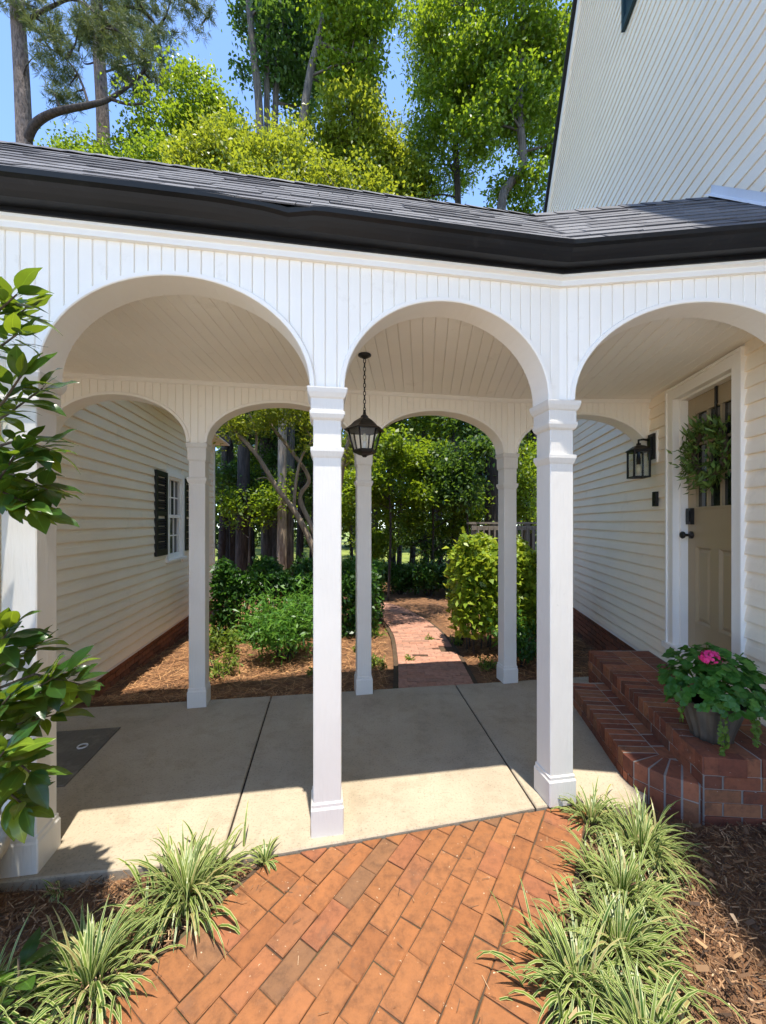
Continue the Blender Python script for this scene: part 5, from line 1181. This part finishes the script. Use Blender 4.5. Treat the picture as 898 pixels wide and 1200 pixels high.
# ------------------------------------------------------------------ hedges and shrubs
def hedge(name, label, cat, x0, x1, y0, y1, zt, n, L, W, m, bias=0, rough=.06, zmin=.0):
    t = thing(name, label, cat); X = rng.uniform(x0, x1, n); Y = rng.uniform(y0, y1, n); zg = np.array([gz(a, b) for a, b in zip(X, Y)]); H = zt - zg
    u_ = rng.random(n); top = zg + H * (1 + rough * np.sin(X * 9 + Y * 5) + rough * .7 * np.sin(Y * 13 - X * 4)); face = rng.random(n)
    Zz = np.where(face < .45, top - np.abs(rng.normal(0, .06, n)), zg + H * (zmin + (1 - zmin) * u_ ** .8))
    f = rng.random(n); side = face >= .45; e = np.abs(rng.normal(0, .07, n)); Y = np.where(side & (f < .7), y0 + e, Y); X = np.where(side & (f >= .7) & (f < .85), x0 + e, X); X = np.where(side & (f >= .85), x1 - e, X)
    P = np.stack([X, Y, Zz], 1) + rng.normal(0, .03, (n, 3)); V = []; F = []
    for k in range(int((x1 - x0) * 14)):
        bx, by = rng.uniform(x0 + .1, x1 - .1), rng.uniform(y0 + .1, y1 - .1); g_ = gz(bx, by); tube_vf([(bx, by, g_ - .05), (bx + rng.normal(0, .06), by + rng.normal(0, .06), g_ + (zt - g_) * .5), (bx + rng.normal(0, .12), by + rng.normal(0, .1), zt - .1)], [.012, .009, .004], 5, False, V, F)
    mesh('stems', V, F, BARK_D, t); leaves('foliage', P, L, W, m, t, .7, bias); return t
hedge('hedge', 'dark green clipped hedge running behind feathery shrub', 'hedge', -2.45, -.12, 5.6, 6.5, .70, 13500, .075, .045, G_HEDGE, 0, .15)
hedge('hedge', 'bright yellow green hedge beside rear column near house', 'hedge', 0.93, 1.98, 4.7, 5.5, 1.05, 8500, .085, .062, G_YEL, .05, .13, .22)
hedge('hedge', 'small rounded hedge piece past rear column at path bend', 'hedge', -.55, -.02, 6.6, 7.5, .72, 3200, .075, .045, G_HEDGE, .05)
def shrub(name, label, cat, x, y, h, r, n, L, W, m, bias=0, nst=14, up=.4, hang=.2, group=None):
    t = thing(name, label, cat, (0, 0, 0), group); g_ = gz(x, y); V = []; F = []; P = []
    for k in range(nst):
        a = rng.uniform(0, 6.28); rr = r * math.sqrt(rng.random()); tz = g_ + h * rng.uniform(.55, 1.0) * (1 - .35 * (rr / r) ** 2); tip = Vector((x + rr * math.cos(a), y + rr * math.sin(a), tz)); b0 = Vector((x + .05 * math.cos(a), y + .05 * math.sin(a), g_ - .03)); s = spl([b0, b0.lerp(tip, .5) + Vector((0, 0, .1 * h)), tip], 4); tube_vf(s, [.007 - .005 * i / len(s) for i in range(len(s))], 5, False, V, F)
        m_ = n // nst; t_ = rng.uniform(.35, 1.05, m_); pts = np.array([tuple(b0.lerp(tip, min(1, q)) + Vector((0, 0, .05 * h))) for q in t_]); P.append(pts + rng.normal(0, .085, (m_, 3)) * np.array([1, 1, .7]) * (h / .8))
    mesh('stems', V, F, BARK_D, t); leaves('foliage', np.concatenate(P), L, W, m, t, up, bias, hang); return t
for (x, y, h, r, lab) in ((-.35, 10.6, .95, .6, 'dark mounded shrub beyond bend of garden path'), (.45, 10.2, .8, .55, 'low dark shrub closing view down garden path'), (1.15, 9.8, 1.0, .6, 'dark shrub beside garden path near deck'), (1.9, 9.4, .9, .5, 'dark shrub before deck posts')):
    shrub('dark_shrub', lab, 'shrub', x, y, h, r, 1900, .11, .05, G_HEDGE, -.05, 26, .4, .1, 'dark shrubs at the end of the path')
shrub('feathery_shrub', 'bright green feathery shrub in pine straw before hedge', 'shrub', -1.18, 4.75, .92, .50, 3600, .085, .022, G_NAND, .22, 26, .3, .1)
shrub('low_shrub', 'small yellow green sprig in pine straw near garage wall', 'shrub', -1.72, 4.15, .26, .22, 260, .09, .018, WEED, .2, 10, .3, .1)
shrub('low_shrub', 'low leafy sprig between garage corner and clipped hedge', 'shrub', -2.05, 5.05, .32, .32, 500, .085, .03, WEED, -.1, 12, .3, .1)
shrub('low_shrub', 'dark leafy shrub under yellow green hedge beside rear column', 'shrub', 1.55, 4.45, .55, .30, 700, .085, .03, G_HEDGE, .1, 14, .3, .1)
for (x, y, s, lab) in ((-.05, 4.35, .8, 'weed tuft in pine straw at path edge by rear column'), (.98, 5.2, .8, 'weed tuft in straw between path and yellow green hedge'), (-.12, 5.6, 1.0, 'weed patch at path edge near clipped hedge'), (-.25, 4.9, .7, 'weed sprout in pine straw beside path'), (1.12, 4.25, .7, 'weed sprout in straw under yellow green hedge'), (.62, 5.4, .4, 'weeds growing between path bricks'), (.32, 4.5, .35, 'weed sprig growing through path bricks'), (-.7, 4.1, .5, 'weed sprig in pine straw before feathery shrub')):
    shrub('weed', lab, 'weed', x, y, .16 * s, .16 * s, int(110 * s) + 30, .06, .02, WEED, 0, 7, .5, .1, 'weeds along the garden path')

# ------------------------------------------------------------------ deck railing
dk = thing('deck_railing', 'weathered wooden deck railing with balusters behind yellow green hedge', 'railing')
DF = Frame((1.95, 8.7), (1, 0), (0, -1))
for s in (.06, 1.24, 2.4): fbox('post', DF, s - .05, s + .05, -.05, .05, -.4, 1.44, RAIL, dk)
fbox('cap_rail', DF, -.08, 2.6, -.08, .08, 1.441, 1.485, RAIL, dk); fbox('top_rail', DF, .0, 2.6, .052, .088, 1.31, 1.40, RAIL, dk); fbox('bottom_rail', DF, .0, 2.6, .052, .088, .52, .60, RAIL, dk)
for k in range(20): fbox('baluster', DF, .12 + .12 * k, .155 + .12 * k, .0885, .115, .50, 1.38, RAIL, dk)
fbox('deck_joist', DF, -.1, 2.6, .0, -3, .30, .42, RAIL, dk)
